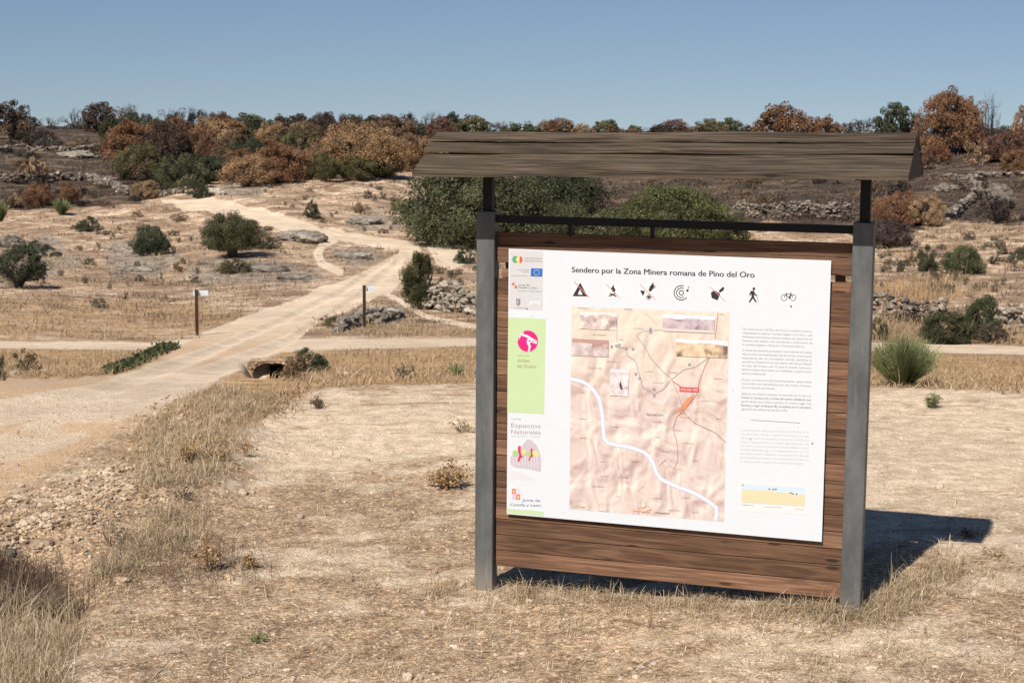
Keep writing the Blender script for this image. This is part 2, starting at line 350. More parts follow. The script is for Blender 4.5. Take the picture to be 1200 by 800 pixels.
def zones(x, y, r):
    a = {}
    nn = fbm(x/23, y/9, 3, 5)*5
    sd = sdpoly(x, y, ROAD)+np.clip((y-300)/30, 0, 4); so_ = 2.5+np.clip((y-380)/12, 0, 16)
    p = sstep(-so_, so_, sd+nn*.7)
    road = sd
    cross = np.maximum(sdpoly(x, y, CROSS_L), sdpoly(x, y, CROSS_R)); p = np.maximum(p, sstep(-1.5, 1.5, cross+nn*.1))
    ft = np.maximum(sdline(x, y, FOOT, 3), sdline(x, y, FOOT2, 5)); p = np.maximum(p, sstep(-1.5, 2, ft))
    p = np.maximum(p, .9*sstep(-3, 3, sdpoly(x, y, SPUR)))
    a['road'] = road; a['cross'] = cross; a['foot'] = ft; a['path'] = p
    far = sstep(14, 30, r)
    a['far'] = far
    pl = [(285, 510), (310, 492), (345, 468), (375, 458), (557, 452), (700, 452), (1010, 455), (1200, 463), (1700, 470), (1700, 640), (1130, 700), (1060, 640), (800, 620), (560, 560), (430, 560), (360, 560), (300, 545)]
    s = sstep(-75, 45, sdpoly(x, y, pl)+nn*5)
    s = np.maximum(s, .42*sstep(-60, 60, sdpoly(x, y, [(330, 720), (560, 700), (900, 735), (1300, 720), (1300, 1000), (250, 1000), (240, 780)])))
    s = np.maximum(s, .5*sstep(-10, 10, sdpoly(x, y, [(235, 560), (320, 530), (400, 545), (330, 575), (240, 590)])))
    s = np.maximum(s, .30)
    a['sand'] = s*(1-far)
    g1 = sstep(-4, 4, sdpoly(x, y, [(-900, 409), (0, 409), (190, 411), (205, 414), (172, 434), (148, 441), (90, 446), (0, 448), (-900, 450)])+nn*.3)
    g2 = sstep(-4, 6, sdpoly(x, y, [(285, 433), (330, 410), (400, 412), (557, 407), (1000, 412), (1900, 430), (1900, 468), (1200, 460), (1000, 452), (557, 450), (375, 454), (330, 475), (290, 505), (240, 560), (170, 600), (130, 560), (160, 495), (215, 462)])+nn*.4)
    g3 = .8*sstep(-8, 8, sdpoly(x, y, [(1000, 335), (1120, 328), (1130, 350), (1000, 362)])+nn)
    g4 = .5*sstep(-10, 10, sdpoly(x, y, [(-900, 345), (0, 350), (200, 350), (330, 365), (235, 393), (0, 397), (-900, 397)])+nn)
    a['grass'] = np.clip(np.maximum.reduce([g1, g2, g3, g4]), 0, 1)*(1-p)
    b = np.maximum.reduce([sstep(-7, 7, sdpoly(x, y, [(-900, 100), (70, 140), (185, 150), (200, 215), (185, 232), (120, 243), (60, 245), (0, 248), (-900, 260)])+nn),
                           sstep(-7, 7, sdpoly(x, y, [(820, 100), (1100, 90), (1900, 90), (1900, 262), (1170, 262), (1090, 268), (1030, 285), (980, 272), (900, 262), (860, 268), (820, 262), (640, 262), (640, 120)])+nn),
                           .8*sstep(-7, 7, sdpoly(x, y, [(180, 100), (700, 100), (700, 200), (480, 190), (300, 215), (200, 212)])+nn)])
    a['burnt'] = b*sstep(60, 75, r)
    rk = 0
    for q in ([(120, 285), (190, 275), (215, 300), (180, 330), (130, 325)], [(215, 305), (300, 300), (345, 305), (372, 318), (300, 330), (230, 335)], [(0, 280), (60, 275), (110, 300), (60, 330), (0, 335)],
              [(330, 316), (370, 312), (378, 326), (320, 334)], [(390, 285), (440, 282), (452, 300), (420, 315), (385, 300)], [(270, 205), (320, 212), (300, 235), (230, 232)], [(400, 365), (480, 355), (470, 385), (380, 395)],
              [(400, 255), (450, 248), (470, 262), (420, 270)], [(1090, 215), (1200, 205), (1200, 262), (1120, 262)], [(0, 188), (120, 180), (190, 225), (100, 235), (0, 232)]):
        rk = np.maximum(rk, .85*sstep(-8, 8, sdpoly(x, y, q)+nn*1.4))
    a['rock'] = rk*(1-p)
    rut = np.maximum(sdline(x, y, [(-400, 620), (0, 528), (120, 480), (250, 436), (340, 398), (420, 348), (462, 312), (478, 290), (430, 278)], 0)/(4+np.clip((y-400)/12, 0, 12)), sdline(x, y, [(-400, 540), (0, 482), (110, 462), (230, 418), (320, 380), (400, 342), (450, 308), (470, 290), (400, 274)], 0)/(3+np.clip((y-400)/14, 0, 10)))
    a['rut'] = sstep(-1.6, -.3, rut)*(road > 0)
    a['red'] = .7*sstep(-1.2, -2.2, rut)*(road > 0)*sstep(340, 420, y)+.55*sstep(-30, 30, sdpoly(x, y, [(-900, 700), (0, 500), (110, 475), (170, 480), (60, 545), (0, 575), (-900, 800)]))+0*np.maximum(sstep(-15, 15, sdpoly(x, y, [(-900, 560), (0, 480), (120, 468), (240, 436), (290, 425), (270, 440), (150, 490), (60, 530), (20, 560), (-900, 760)])+nn*3), .9*sstep(-20, 20, sdpoly(x, y, [(-900, 600), (0, 570), (100, 520), (120, 540), (200, 600), (100, 640), (0, 650), (-900, 700)])))*.8
    return a

phi = np.concatenate([np.linspace(-math.pi, -.7, 40)[:-1], np.linspace(-.7, -.325, 90)[:-1], np.linspace(-.325, .325, 760), np.linspace(.325, .7, 90)[1:], np.linspace(.7, math.pi, 40)[1:]])
# radial rows: even steps in the picture
rr = [.4, .8, 1.4, 2.2, 3.0, 3.8, 4.4, 4.9, 5.2]
while rr[-1] < 12.4: rr.append(rr[-1]+max(.012, rr[-1]**2/(F*H)*1.9))
while rr[-1] < 60: rr.append(rr[-1]*1.006+.0)
while rr[-1] < 290: rr.append(rr[-1]*1.0085)
rr += [310, 340, 400, 520, 750, 1200, 2200, 4000]
rr = np.array(rr)
PH, RR = np.meshgrid(phi, rr, indexing='ij')
X = np.sin(PH)*RR; Y = np.cos(PH)*RR
Z = base_z(PH, RR)
Z = np.where(RR > 300, Z-(RR-300)*.032, Z)
Pp = np.stack([X, Y, Z], -1); px, py = project(Pp); px = np.where(np.isnan(px), 5000, px); py = np.where(np.isnan(py), 3000, py)
ZN = zones(px, py, RR)
off = np.abs(PH) > .75
for k_ in ZN: ZN[k_] = np.where(off, {'road': -50, 'cross': -50, 'foot': -50, 'far': ZN['far'], 'sand': .35, 'burnt': 0, 'grass': 0, 'rock': 0, 'red': 0, 'path': 0, 'rut': 0}[k_], ZN[k_])
quiet = 1-.85*ZN['path']
amp = np.clip((RR-26)/60, 0, 1)
Z = Z+quiet*amp*(.42*fbm(X/9, Y/9, 4, 2)+.25*fbm(X/2.2, Y/2.2, 3, 9))*np.clip(RR/110, .35, 1)
# terraces and ledges on the hill
Z = Z+quiet*sstep(45, 80, RR)*.35*(np.abs(fbm(X/14, Y/5, 3, 21))*-1+.3)
nearamp = 1-sstep(20, 40, RR)
Z = Z+nearamp*(.018*fbm(X/.9, Y/.9, 4, 4)+.006*fbm(X/.11, Y/.11, 2, 6)*(RR < 14))*(1-.6*ZN['path'])
# the ground rises slightly to the right post of the notice board
Z = Z+.075*sstep(-.2, 1.6, X)*np.exp(-((Y-6.9)/2.2)**2)*(np.abs(PH) < .7)
Z = Z-.022*ZN['rut']*(RR < 60)*np.clip(RR/16, 1, 2.5)
# rubble bank beside the track, and the hollow at its foot
bank = sdline(px, py, [(-500, 640), (0, 625), (90, 605), (170, 580), (235, 555), (262, 520)], 0)
Z = Z+.10*np.exp(-(bank/38)**2)*(RR < 14)*(.8+.5*fbm(X/.35, Y/.35, 3, 31))+.035*np.exp(-(bank/60)**2)*(RR < 14)*fbm(X/.16, Y/.16, 3, 33)
Z = Z-.11*np.exp(-(sdline(px, py, [(-400, 700), (0, 688), (85, 690)], 0)/26)**2)*(RR < 9)
# ditch below the track in front of the culvert
cx_ = (px-318)/26.
Z = Z-.46*np.exp(-np.abs(cx_)**4)*sstep(14.2, 19.3, RR)*(RR < 21.75)
def terr(x, y):
    x = np.asarray(x, float); y = np.asarray(y, float); p = np.arctan2(x, y); r = np.hypot(x, y)
    i = np.clip(np.searchsorted(phi, p)-1, 0, len(phi)-2); j = np.clip(np.searchsorted(rr, r)-1, 0, len(rr)-2)
    fi = np.clip((p-phi[i])/(phi[i+1]-phi[i]), 0, 1); fj = np.clip((r-rr[j])/(rr[j+1]-rr[j]), 0, 1)
    return (Z[i, j]*(1-fi)+Z[i+1, j]*fi)*(1-fj)+(Z[i, j+1]*(1-fi)+Z[i+1, j+1]*fi)*fj
def zone_at(name, x, y):
    p = np.arctan2(x, y); r = np.hypot(x, y)
    i = np.clip(np.searchsorted(phi, p)-1, 0, len(phi)-2); j = np.clip(np.searchsorted(rr, r)-1, 0, len(rr)-2)
    return ZN[name][i, j]
MARCH = np.concatenate([np.linspace(4.5, 14, 300), np.geomspace(14, 285, 900)[1:]])
def hit(x, y):
    d = ray(x, y); h = np.hypot(d[0], d[1]); t = MARCH/h; P = CAM+t[:, None]*d
    tz = terr(P[:, 0], P[:, 1]); below = np.nonzero(P[:, 2] <= tz)[0]
    if len(below) == 0:
        k = np.argmin(P[:, 2]-tz); return np.array([P[k, 0], P[k, 1], tz[k]]), MARCH[k]
    k = below[0]; return np.array([P[k, 0], P[k, 1], tz[k]]), MARCH[k]
def at_r(x, r):
    d = ray(x, 200); h = np.hypot(d[0], d[1]); X_, Y_ = d[0]/h*r, d[1]/h*r
    return np.array([X_, Y_, float(terr(X_, Y_))]), r
nP, nR = PH.shape
V = np.stack([X, Y, Z], -1).reshape(-1, 3)
I, J = np.meshgrid(np.arange(nP-1), np.arange(nR-1), indexing='ij')
Q = np.stack([I*nR+J, I*nR+J+1, (I+1)*nR+J+1, (I+1)*nR+J], -1).reshape(-1, 4)[:, ::-1]
def fm(a): return a[:-1, :-1].ravel()
cv = (np.abs(fm(px)-316) < 17) & (fm(RR) > 21.4) & (fm(RR) < 21.9)         # opening for the culvert mouth
road_f = fm(ZN['road']) > 0; cross_f = (fm(ZN['cross']) > 0) & ~road_f; foot_f = (fm(ZN['foot']) > 0) & ~road_f & ~cross_f
vat = {k_: ZN[k_].ravel() for k_ in ('path', 'sand', 'burnt', 'grass', 'rock', 'red', 'far')}
def sub(sel, name):
    q = Q[sel]; u, inv = np.unique(q, return_inverse=True)
    me = mesh(name, V[u], inv.reshape(q.shape), M['ground'], vattr={k_: a[u] for k_, a in vat.items()}, smooth=True)
    return link(name, me, kind='structure')
g_ = sub(~(road_f | cross_f | foot_f | cv), 'ground')
sub(road_f, 'dirt_track'); sub(cross_f, 'crossing_track'); sub(foot_f, 'footpath')

# ------------------------------------------------------------------ stones
def ico(sub_=1):
    import bmesh
    bm = bmesh.new(); bmesh.ops.create_icosphere(bm, subdivisions=sub_, radius=1)
    v = np.array([x.co[:] for x in bm.verts]); f = np.array([[q.index for q in x.verts] for x in bm.faces]); bm.free(); return v, f
IC0 = ico(1); IC2 = ico(2); IC3 = ico(5)
def stones(pos, size, flatn=.6, seed=0, base=IC0):
    g = np.random.default_rng(seed); n = len(pos); v, f = base
    sc = size[:, None]*np.stack([g.uniform(.7, 1.3, n), g.uniform(.7, 1.3, n), flatn*g.uniform(.7, 1.2, n)], -1)
    jit = g.uniform(.72, 1.22, (n, len(v), 1)) if len(v) < 60 else np.ones((n, len(v), 1))
    A = v[None]*jit*sc[:, None]; a = g.uniform(0, 2*math.pi, n); c, s_ = np.cos(a)[:, None], np.sin(a)[:, None]
    tl = g.uniform(-.4, .4, (n, 1)); A = np.stack([A[..., 0]*c-A[..., 1]*s_, A[..., 0]*s_+A[..., 1]*c, A[..., 2]+A[..., 0]*tl*.5], -1)
    Vv = (A+pos[:, None]).reshape(-1, 3); Ff = (f[None]+(np.arange(n)*len(v))[:, None, None]).reshape(-1, 3)
    return Vv, Ff, np.repeat(g.random(n), len(f))
def pick_px(n, x0, x1, y0, y1, seed, dens=None):
    """uniform in the ground-plane strip, then filtered by density(px,py)"""
    g = np.random.default_rng(seed); x = g.uniform(x0, x1, n); y = g.uniform(y0, y1, n)
    d = ray(x, y); t = (H-.02)/-d[:, 2]; P = CAM+t[:, None]*d
    if dens is not None:
        k_ = g.random(n) < dens(x, y); P = P[k_]; x = x[k_]; y = y[k_]
    P[:, 2] = terr(P[:, 0], P[:, 1]); return P, x, y
P1, _, _ = pick_px(22000, -60, 1260, 455, 850, 1, lambda x, y: .35+.65*vnoise(x/60, y/25, 3))
s1 = rng.gamma(1.5, .0021, len(P1))+.0022
v_, f_, a_ = stones(P1, s1, .6, 3); link('gravel', mesh('gravel', v_, f_, M['pebble'], fattr={'v': a_}), kind='stuff')
bankd = lambda x, y: np.clip(np.exp(-((sdline(x, y, [(-60, 636), (0, 628), (60, 614), (120, 588), (175, 560), (196, 520), (196, 494)], 0))/24)**2)*(.3+1.1*vnoise(x/17, y/9, 8)), 0, 1)
P2, x2, y2 = pick_px(19000, -80, 290, 455, 690, 2, bankd)
s2 = rng.gamma(1.4, .0042, len(P2))+.0038
v_, f_, a_ = stones(P2+np.array([0, 0, .006]), s2, .7, 4); link('rubble', mesh('rubble', v_, f_, M['rubble'], fattr={'v': a_}), kind='stuff')
P3, _, _ = pick_px(2600, -60, 340, 470, 640, 12, lambda x, y: .5*(vnoise(x/22, y/8, 18) > .55))
v_, f_, a_ = stones(P3, rng.gamma(1.8, .0035, len(P3))+.003, .7, 14); link('track_gravel', mesh('track_gravel', v_, f_, M['rubble'], fattr={'v': a_}), kind='stuff')

def rock(name, label, x, y, w, hpx, mat, seed, cat='stone', flatn=.6, group=None, color=None):
    P, r = hit(x, y); sc = w/2*r/F; g = np.random.default_rng(seed); v, f = IC3
    o = g.uniform(0, 50, 3)
    d = 1+.32*fbm(v[:, 0]*1.4+o[0]+v[:, 2], v[:, 1]*1.4+o[1], 3)+.12*fbm(v[:, 0]*5+o[2], v[:, 2]*5+v[:, 1]*3, 3)
    d = d-.22*np.abs(fbm(v[:, 0]*3.1+o[1], v[:, 1]*3.1+v[:, 2]*2+o[0], 4)); d = np.round(d*9)/9*.5+d*.5
    vv = v*d[:, None]*np.array([sc, sc*g.uniform(.6, .9), hpx*r/F*.75]); vv[:, 2] += hpx*r/F*.25
    return link(name, mesh(name, vv, f, mat, fattr={'v': np.full(len(f), g.random())}, smooth=True), label=label, cat=cat, group=group, loc=P.tolist(), rot=(0, 0, g.uniform(-.3, .3)))
SN = [('pale flat stone lying half way along the rubble bank', 48, 642, 30, 8, 'rubble'), ('white rounded stone standing upright on the rubble bank top', 55, 607, 13, 6, 'pebble'),
      ('long orange-tinted stone lying below the rubble bank', 143, 681, 22, 6, 'rubble'), ('small brown stone on the bare ground left of the notice board', 409, 681, 13, 8, 'rubble'),
      ('white stone right in front of the dry straw tuft by the left post', 509, 672, 8, 6, 'pebble'), ('white stone lying nearest behind the left post, left of the shadow', 525, 648, 6, 5, 'pebble'),
      ('pale stone on brown ground above the watermarked corner', 285, 580, 12, 6, 'pebble'), ('pale stone low between the dry herbs and the track', 296, 578, 8, 5, 'pebble'),
      ('two-tone pale stone near the left end of the sand patch', 387, 533, 8, 6, 'pebble'), ('small yellowish stone near a straw tuft on brown ground', 434, 556, 8, 5, 'pebble'),
      ('white stone at the foot of the right steel post', 936, 706, 13, 11, 'pebble'), ('second white stone just right of the one by the right post', 955, 709, 9, 7, 'pebble'),
      ('pale stone lying in the open right of the straw at the picture bottom', 540, 688, 8, 5, 'pebble'), ('cream stone low on the straw left of the notice board', 352, 608, 9, 6, 'pebble'),
      ('lone pale stone on the sand right of the notice board shadow', 1101, 572, 9, 6, 'pebble'), ('pale chip of stone at the bottom edge of the ground', 478, 796, 14, 9, 'pebble'),
      ('small pale stone beside the chip at the bottom edge', 492, 798, 9, 7, 'pebble'), ('dark stone in the grass hollow at the lower left', 18, 766, 11, 9, 'pebble'),
      ('pinkish stone on the brown ground beside the dry herb', 269, 681, 11, 7, 'rubble'), ('white stone by the grass edge at the lower left', 53, 749, 10, 7, 'pebble'),
      ('orange pebble near the lower left grass', 116, 752, 9, 6, 'rubble'), ('flat grey stone at the left end of the rubble bank', 13, 651, 16, 9, 'granite'),
      ('white stone on the tan grass below the bramble beside the culvert', 405, 440, 12, 5, 'pebble'), ('flat white stone in the field grass at the far left', 18, 440, 16, 6, 'pebble')]
for i, (lb, x, y, w, h, mt) in enumerate(SN):
    rock('loose_stone', lb.replace('above the watermarked corner', 'below the tall dry grass'), x, y, w, h, M[mt], 50+i)
OC = [('low dark grey granite slab beside the upper bend of the track', 358, 283, 62, 14, 'granite'), ('pale whitish boulder beside the top of the track', 252, 229, 30, 9, 'wallstone'),
      ('jagged dark outcrop at the far left above the leaning oak', 12, 290, 34, 13, 'granite'), ('flat grey rock ledge on the slope left of the two small oaks', 165, 318, 50, 6, 'granite'),
      ('mottled grey slab under the round oak', 300, 318, 70, 8, 'granite'), ('grey ledge below the jagged outcrop at the left', 48, 300, 44, 9, 'granite'),
      ('small dark rock left of the road fork patch', 345, 327, 40, 6, 'granite'), ('pale rock ledge among burnt scrub on the left hillside', 100, 185, 60, 8, 'wallstone'),
      ('sooty boulder on the burnt slope at the far right', 1170, 235, 36, 18, 'burntstone'), ('dark slab on the bald slope below the golden oak', 425, 262, 46, 6, 'granite'),
      ('grey rocky hump inside the track bend', 415, 303, 46, 8, 'granite'), ('dark boulder on the right burnt slope under the tan bush', 1110, 225, 30, 9, 'burntstone')]
for i, (lb, x, y, w, h, mt) in enumerate(OC): rock('rock_outcrop', lb, x, y, w, h, M[mt], 90+i, cat='rock')

def wall(label, pts, hm, mat, seed, size, name='dry_stone_wall', thick=.5):
    g = np.random.default_rng(seed); Ps = [hit(x, y)[0] for x, y in pts]; pos = []; sz = []
    c = np.mean(Ps, 0)
    for a, b in zip(Ps[:-1], Ps[1:]):
        Ln = np.linalg.norm((b-a)[:2]); n = max(3, int(Ln/size*hm/size*3.6))
        for _ in range(n):
            t = g.random(); q = a+(b-a)*t; hh = g.random()**.8*hm*(.7+.5*float(vnoise(q[0]*1.2, q[1]*1.2, seed)))
            dn = g.normal(0, thick*.28*(1.25-hh/hm)); q = np.array([q[0], q[1]+dn, 0]); q[2] = terr(q[0], q[1])+hh; pos.append(q); sz.append(size*g.uniform(.45, 1.05))
    pos = np.array(pos)-c; v_, f_, a_ = stones(pos, np.array(sz)*.62, .62, seed)
    return link(name, mesh(name, v_, f_, mat, fattr={'v': a_}), label=label, cat='stone wall', loc=c.tolist())
wall('low tumbled dry stone wall right of the upright oak bush', [(500, 362), (530, 366), (562, 370)], .62, M['wallstone'], 5, .17)
wall('dark dry stone wall behind the green broom, right of the board', [(1015, 376), (1050, 378), (1085, 378), (1108, 380)], .55, M['burntstone'], 6, .17)
wall('pale tumbled stone wall at the right edge above the track', [(1165, 394), (1180, 393), (1215, 392)], .55, M['wallstone'], 7, .15)
wall('long pale stone wall seen through the gap under the roof', [(850, 256), (880, 256), (915, 255), (955, 256), (1000, 257)], .75, M['burntstone'], 8, .2)
wall('sooty dry stone wall across the burnt slope on the left', [(-30, 214), (20, 214), (60, 214), (105, 210), (135, 222), (150, 230)], .55, M['burntstone'], 9, .4)
wall('stone wall on the skyline left of the rust coloured oak', [(990, 163), (1020, 160), (1072, 160)], .9, M['burntstone'], 10, .35)
wall('heap of rubble running up the burnt slope at the right', [(1110, 258), (1130, 245), (1150, 232), (1135, 215)], .5, M['burntstone'], 11, .3, 'rubble_heap')
wall('short line of pale stones below the left hillside trees', [(185, 229), (205, 228), (222, 228)], .35, M['burntstone'], 12, .25)
wall('broken line of stones on the burnt terrace, upper right', [(1100, 212), (1150, 208), (1205, 206)], .4, M['burntstone'], 13, .3)
wall('heap of grey stones around the foot of the right waymark', [(398, 388), (412, 384), (430, 372), (450, 370), (470, 372), (440, 380), (405, 380)], .22, M['granite'], 14, .22, 'stone_heap', .8)
wall('second line of sooty stones high on the left burnt slope', [(-20, 180), (30, 176), (80, 178), (120, 172)], .5, M['burntstone'], 15, .4)

# ------------------------------------------------------------------ leaves, trunks
def crown(seed, ncl, per, card, shape='round', fill=.55):
    """unit crown: half width 1 in x and y, z from 0 to 1"""
    g = np.random.default_rng(seed); C = []; Rr = []
    while len(C) < ncl:
        p = g.uniform(-1, 1, 3); q = math.sqrt(p[0]**2+p[1]**2+(p[2]**2 if p[2] > 0 else p[2]**6*.5))
        lim = .74+.5*vnoise(p[0]*1.9+seed, p[1]*1.9+p[2]*2.3, seed)
        if q > lim or q < fill*g.random()**.3: continue
        if g.random() < .08: p = p*1.22
        w = 1-.25*max(p[2], 0)**2 if shape != 'cone' else 1-.35*(p[2]+1)/2
        C.append([p[0]*.84*w, p[1]*.84*w, .47+p[2]*.43]); Rr.append(g.uniform(.12, .25)*(1.15 if p[2] < 0 else 1))
    C = np.array(C); Rr = np.array(Rr)*(1.0 if ncl < 60 else .85)
    n = ncl*per; ci = np.repeat(np.arange(ncl), per); d = g.normal(size=(n, 3)); d /= np.linalg.norm(d, axis=1)[:, None]
    rad = Rr[ci]*g.uniform(.55, 1.12, n)**.6; pos = C[ci]+d*rad[:, None]*np.array([1, 1, .62])
    pos[:, 2] = np.maximum(pos[:, 2], .01+.03*g.random(n))
    nn = d+g.normal(0, .55, (n, 3))+np.array([0, 0, .25]); nn /= np.linalg.norm(nn, axis=1)[:, None]
    u = np.cross(nn, g.normal(size=(n, 3))); u /= np.linalg.norm(u, axis=1)[:, None]; w = np.cross(nn, u)
    s = card*g.uniform(.5, 1.3, n)[:, None]; s2 = s*g.uniform(.45, .9, n)[:, None]
    Vv = np.stack([pos-u*s, pos-w*s2, pos+u*s, pos+w*s2], 1).reshape(-1, 3)
    Ff = np.arange(n*4).reshape(-1, 4)
    tone = np.clip(.5+.26*g.normal(size=ncl)[ci]+.2*g.normal(size=n), 0, 1)
    return Vv, Ff, tone
def branches(seed, levels=4, n0=4, spread=.7, thick=.035, height=1., k=4, up=.35, nb=(3, 4)):
    g = np.random.default_rng(seed); b = MB(); tips = []
    def grow(p, d, ln, r, lv):
        pts = [p]; q = p.copy(); dd = d.copy()
        for i in range(3):
            dd = dd+g.normal(0, .16, 3)+np.array([0, 0, up*.12]); dd /= np.linalg.norm(dd); q = q+dd*ln/3; pts.append(q.copy())
        b.tube(pts, np.linspace(r, r*.55, 4), k if lv < 2 else 3)
        if lv >= levels: tips.append(q); return
        for c in range(g.integers(nb[0], nb[1]+1)):
            e = dd+g.normal(0, spread, 3)+np.array([0, 0, up*.5]); e /= np.linalg.norm(e)
            st = pts[g.integers(1, 4)]; grow(st, e, ln*g.uniform(.55, .8), r*.5, lv+1)
    for i in range(n0):
        a = 2*math.pi*i/n0+g.uniform(-.4, .4); d = np.array([math.cos(a)*.6, math.sin(a)*.6, 1.]); grow(np.array([0, 0, -.03]), d/np.linalg.norm(d), .36*height, thick, 0)
    V0 = np.concatenate(b.v); mxr = np.abs(V0[:, :2]).max(); mz = V0[:, 2].max()
    for v in b.v: v[:, :2] /= mxr; v[:, 2] /= mz
    return b, np.array(tips)/np.array([mxr, mxr, mz])
CR = {}
def cmesh(nm, *a, **k):
    v, f, t = crown(*a, **k); CR[nm] = mesh(nm, v, f, M['leaf'], fattr={'v': t})
for i in range(4): cmesh(f'far{i}', 100+i, 90, 85, .034, fill=.5)
for i in range(2): cmesh(f'loose{i}', 140+i, 34, 60, .036, fill=.4)
for i in range(3): cmesh(f'mid{i}', 120+i, 130, 150, .0215, fill=.6)
cmesh('big0', 130, 300, 170, .0145, fill=.62); cmesh('big1', 133, 230, 170, .0155, fill=.62)
cmesh('scrub0', 151, 22, 40, .055, fill=.2); cmesh('scrub1', 152, 26, 40, .05, fill=.2)
cmesh('bush0', 160, 60, 180, .022, fill=.45); cmesh('cone0', 170, 110, 170, .023, shape='cone', fill=.5)
TR = []
for i in range(3):
    b, _ = branches(200+i, 1, 3, .5, .05, 1., 6, .5); TR.append(b.mesh('limbs', M['bark']))
BR = []
for i in range(3):
    b, tp = branches(210+i, 4, 4, .55, .028, 1., 4, .35, (3, 3)); BR.append(b.mesh('bare_branches', M['bark']))
b, _ = branches(222, 2, 9, .5, .012, 1., 3, .3, (3, 3)); SCB = b.mesh('scrub_stems', M['twig'])
GREEN = (.082, .086, .042); DGREEN = (.052, .060, .032); OLIVE = (.095, .085, .036); RUST = (.19, .098, .052); GOLD = (.30, .185, .095); DBROWN = (.062, .042, .031)
BROWN = (.155, .098, .058); TAN = (.30, .195, .11); CHAR = (.028, .022, .02); YGREEN = (.16, .15, .05); REDB = (.13, .068, .048); GREY = (.10, .085, .065)
seedc = [0]
def tree(label, x, ytop, w, y=None, r=None, kind='far', col=GREEN, sc=0., name='holm_oak', cat='tree', lift=.10, group=None, bare=False, sx=1.):
    seedc[0] += 1; g = np.random.default_rng(900+seedc[0])
    P, r = hit(x, y) if r is None else at_r(x, r)
    d = ray(x, ytop); ztop = H+d[2]/np.hypot(d[0], d[1])*r; h = max(ztop-P[2], .25); wd = w/2*r/F*(1.28 if r > 110 or w > 100 else 1.1)
    root = link(name, None, label=label, cat=cat, group=group, loc=P.tolist(), rot=(0, 0, g.uniform(0, 6.28)))
    tr_ = TR[g.integers(3)]
    if kind == 'bare' or kind == 'sparse':
        link('branches', BR[g.integers(3)], root, scale=(wd, wd, h))
    elif kind.startswith('scrub'): link('stems', SCB, root, scale=(wd, wd, h*.9))
    else: link('trunk', tr_, root, scale=(wd*.7, wd*.7, h*.75))
    if kind != 'bare':
        key = {'far': f'far{g.integers(4)}', 'sparse': f'loose{g.integers(2)}', 'mid': f'mid{g.integers(3)}', 'scrub': f'scrub{g.integers(2)}'}.get(kind, kind)
        c = link('crown' if cat == 'tree' else 'foliage', CR[key], root, loc=(0, 0, h*lift), scale=(wd, wd*sx, h*(1-lift)))
        c.color = (col[0], col[1], col[2], sc)
    return root
ON = 'on the skyline'
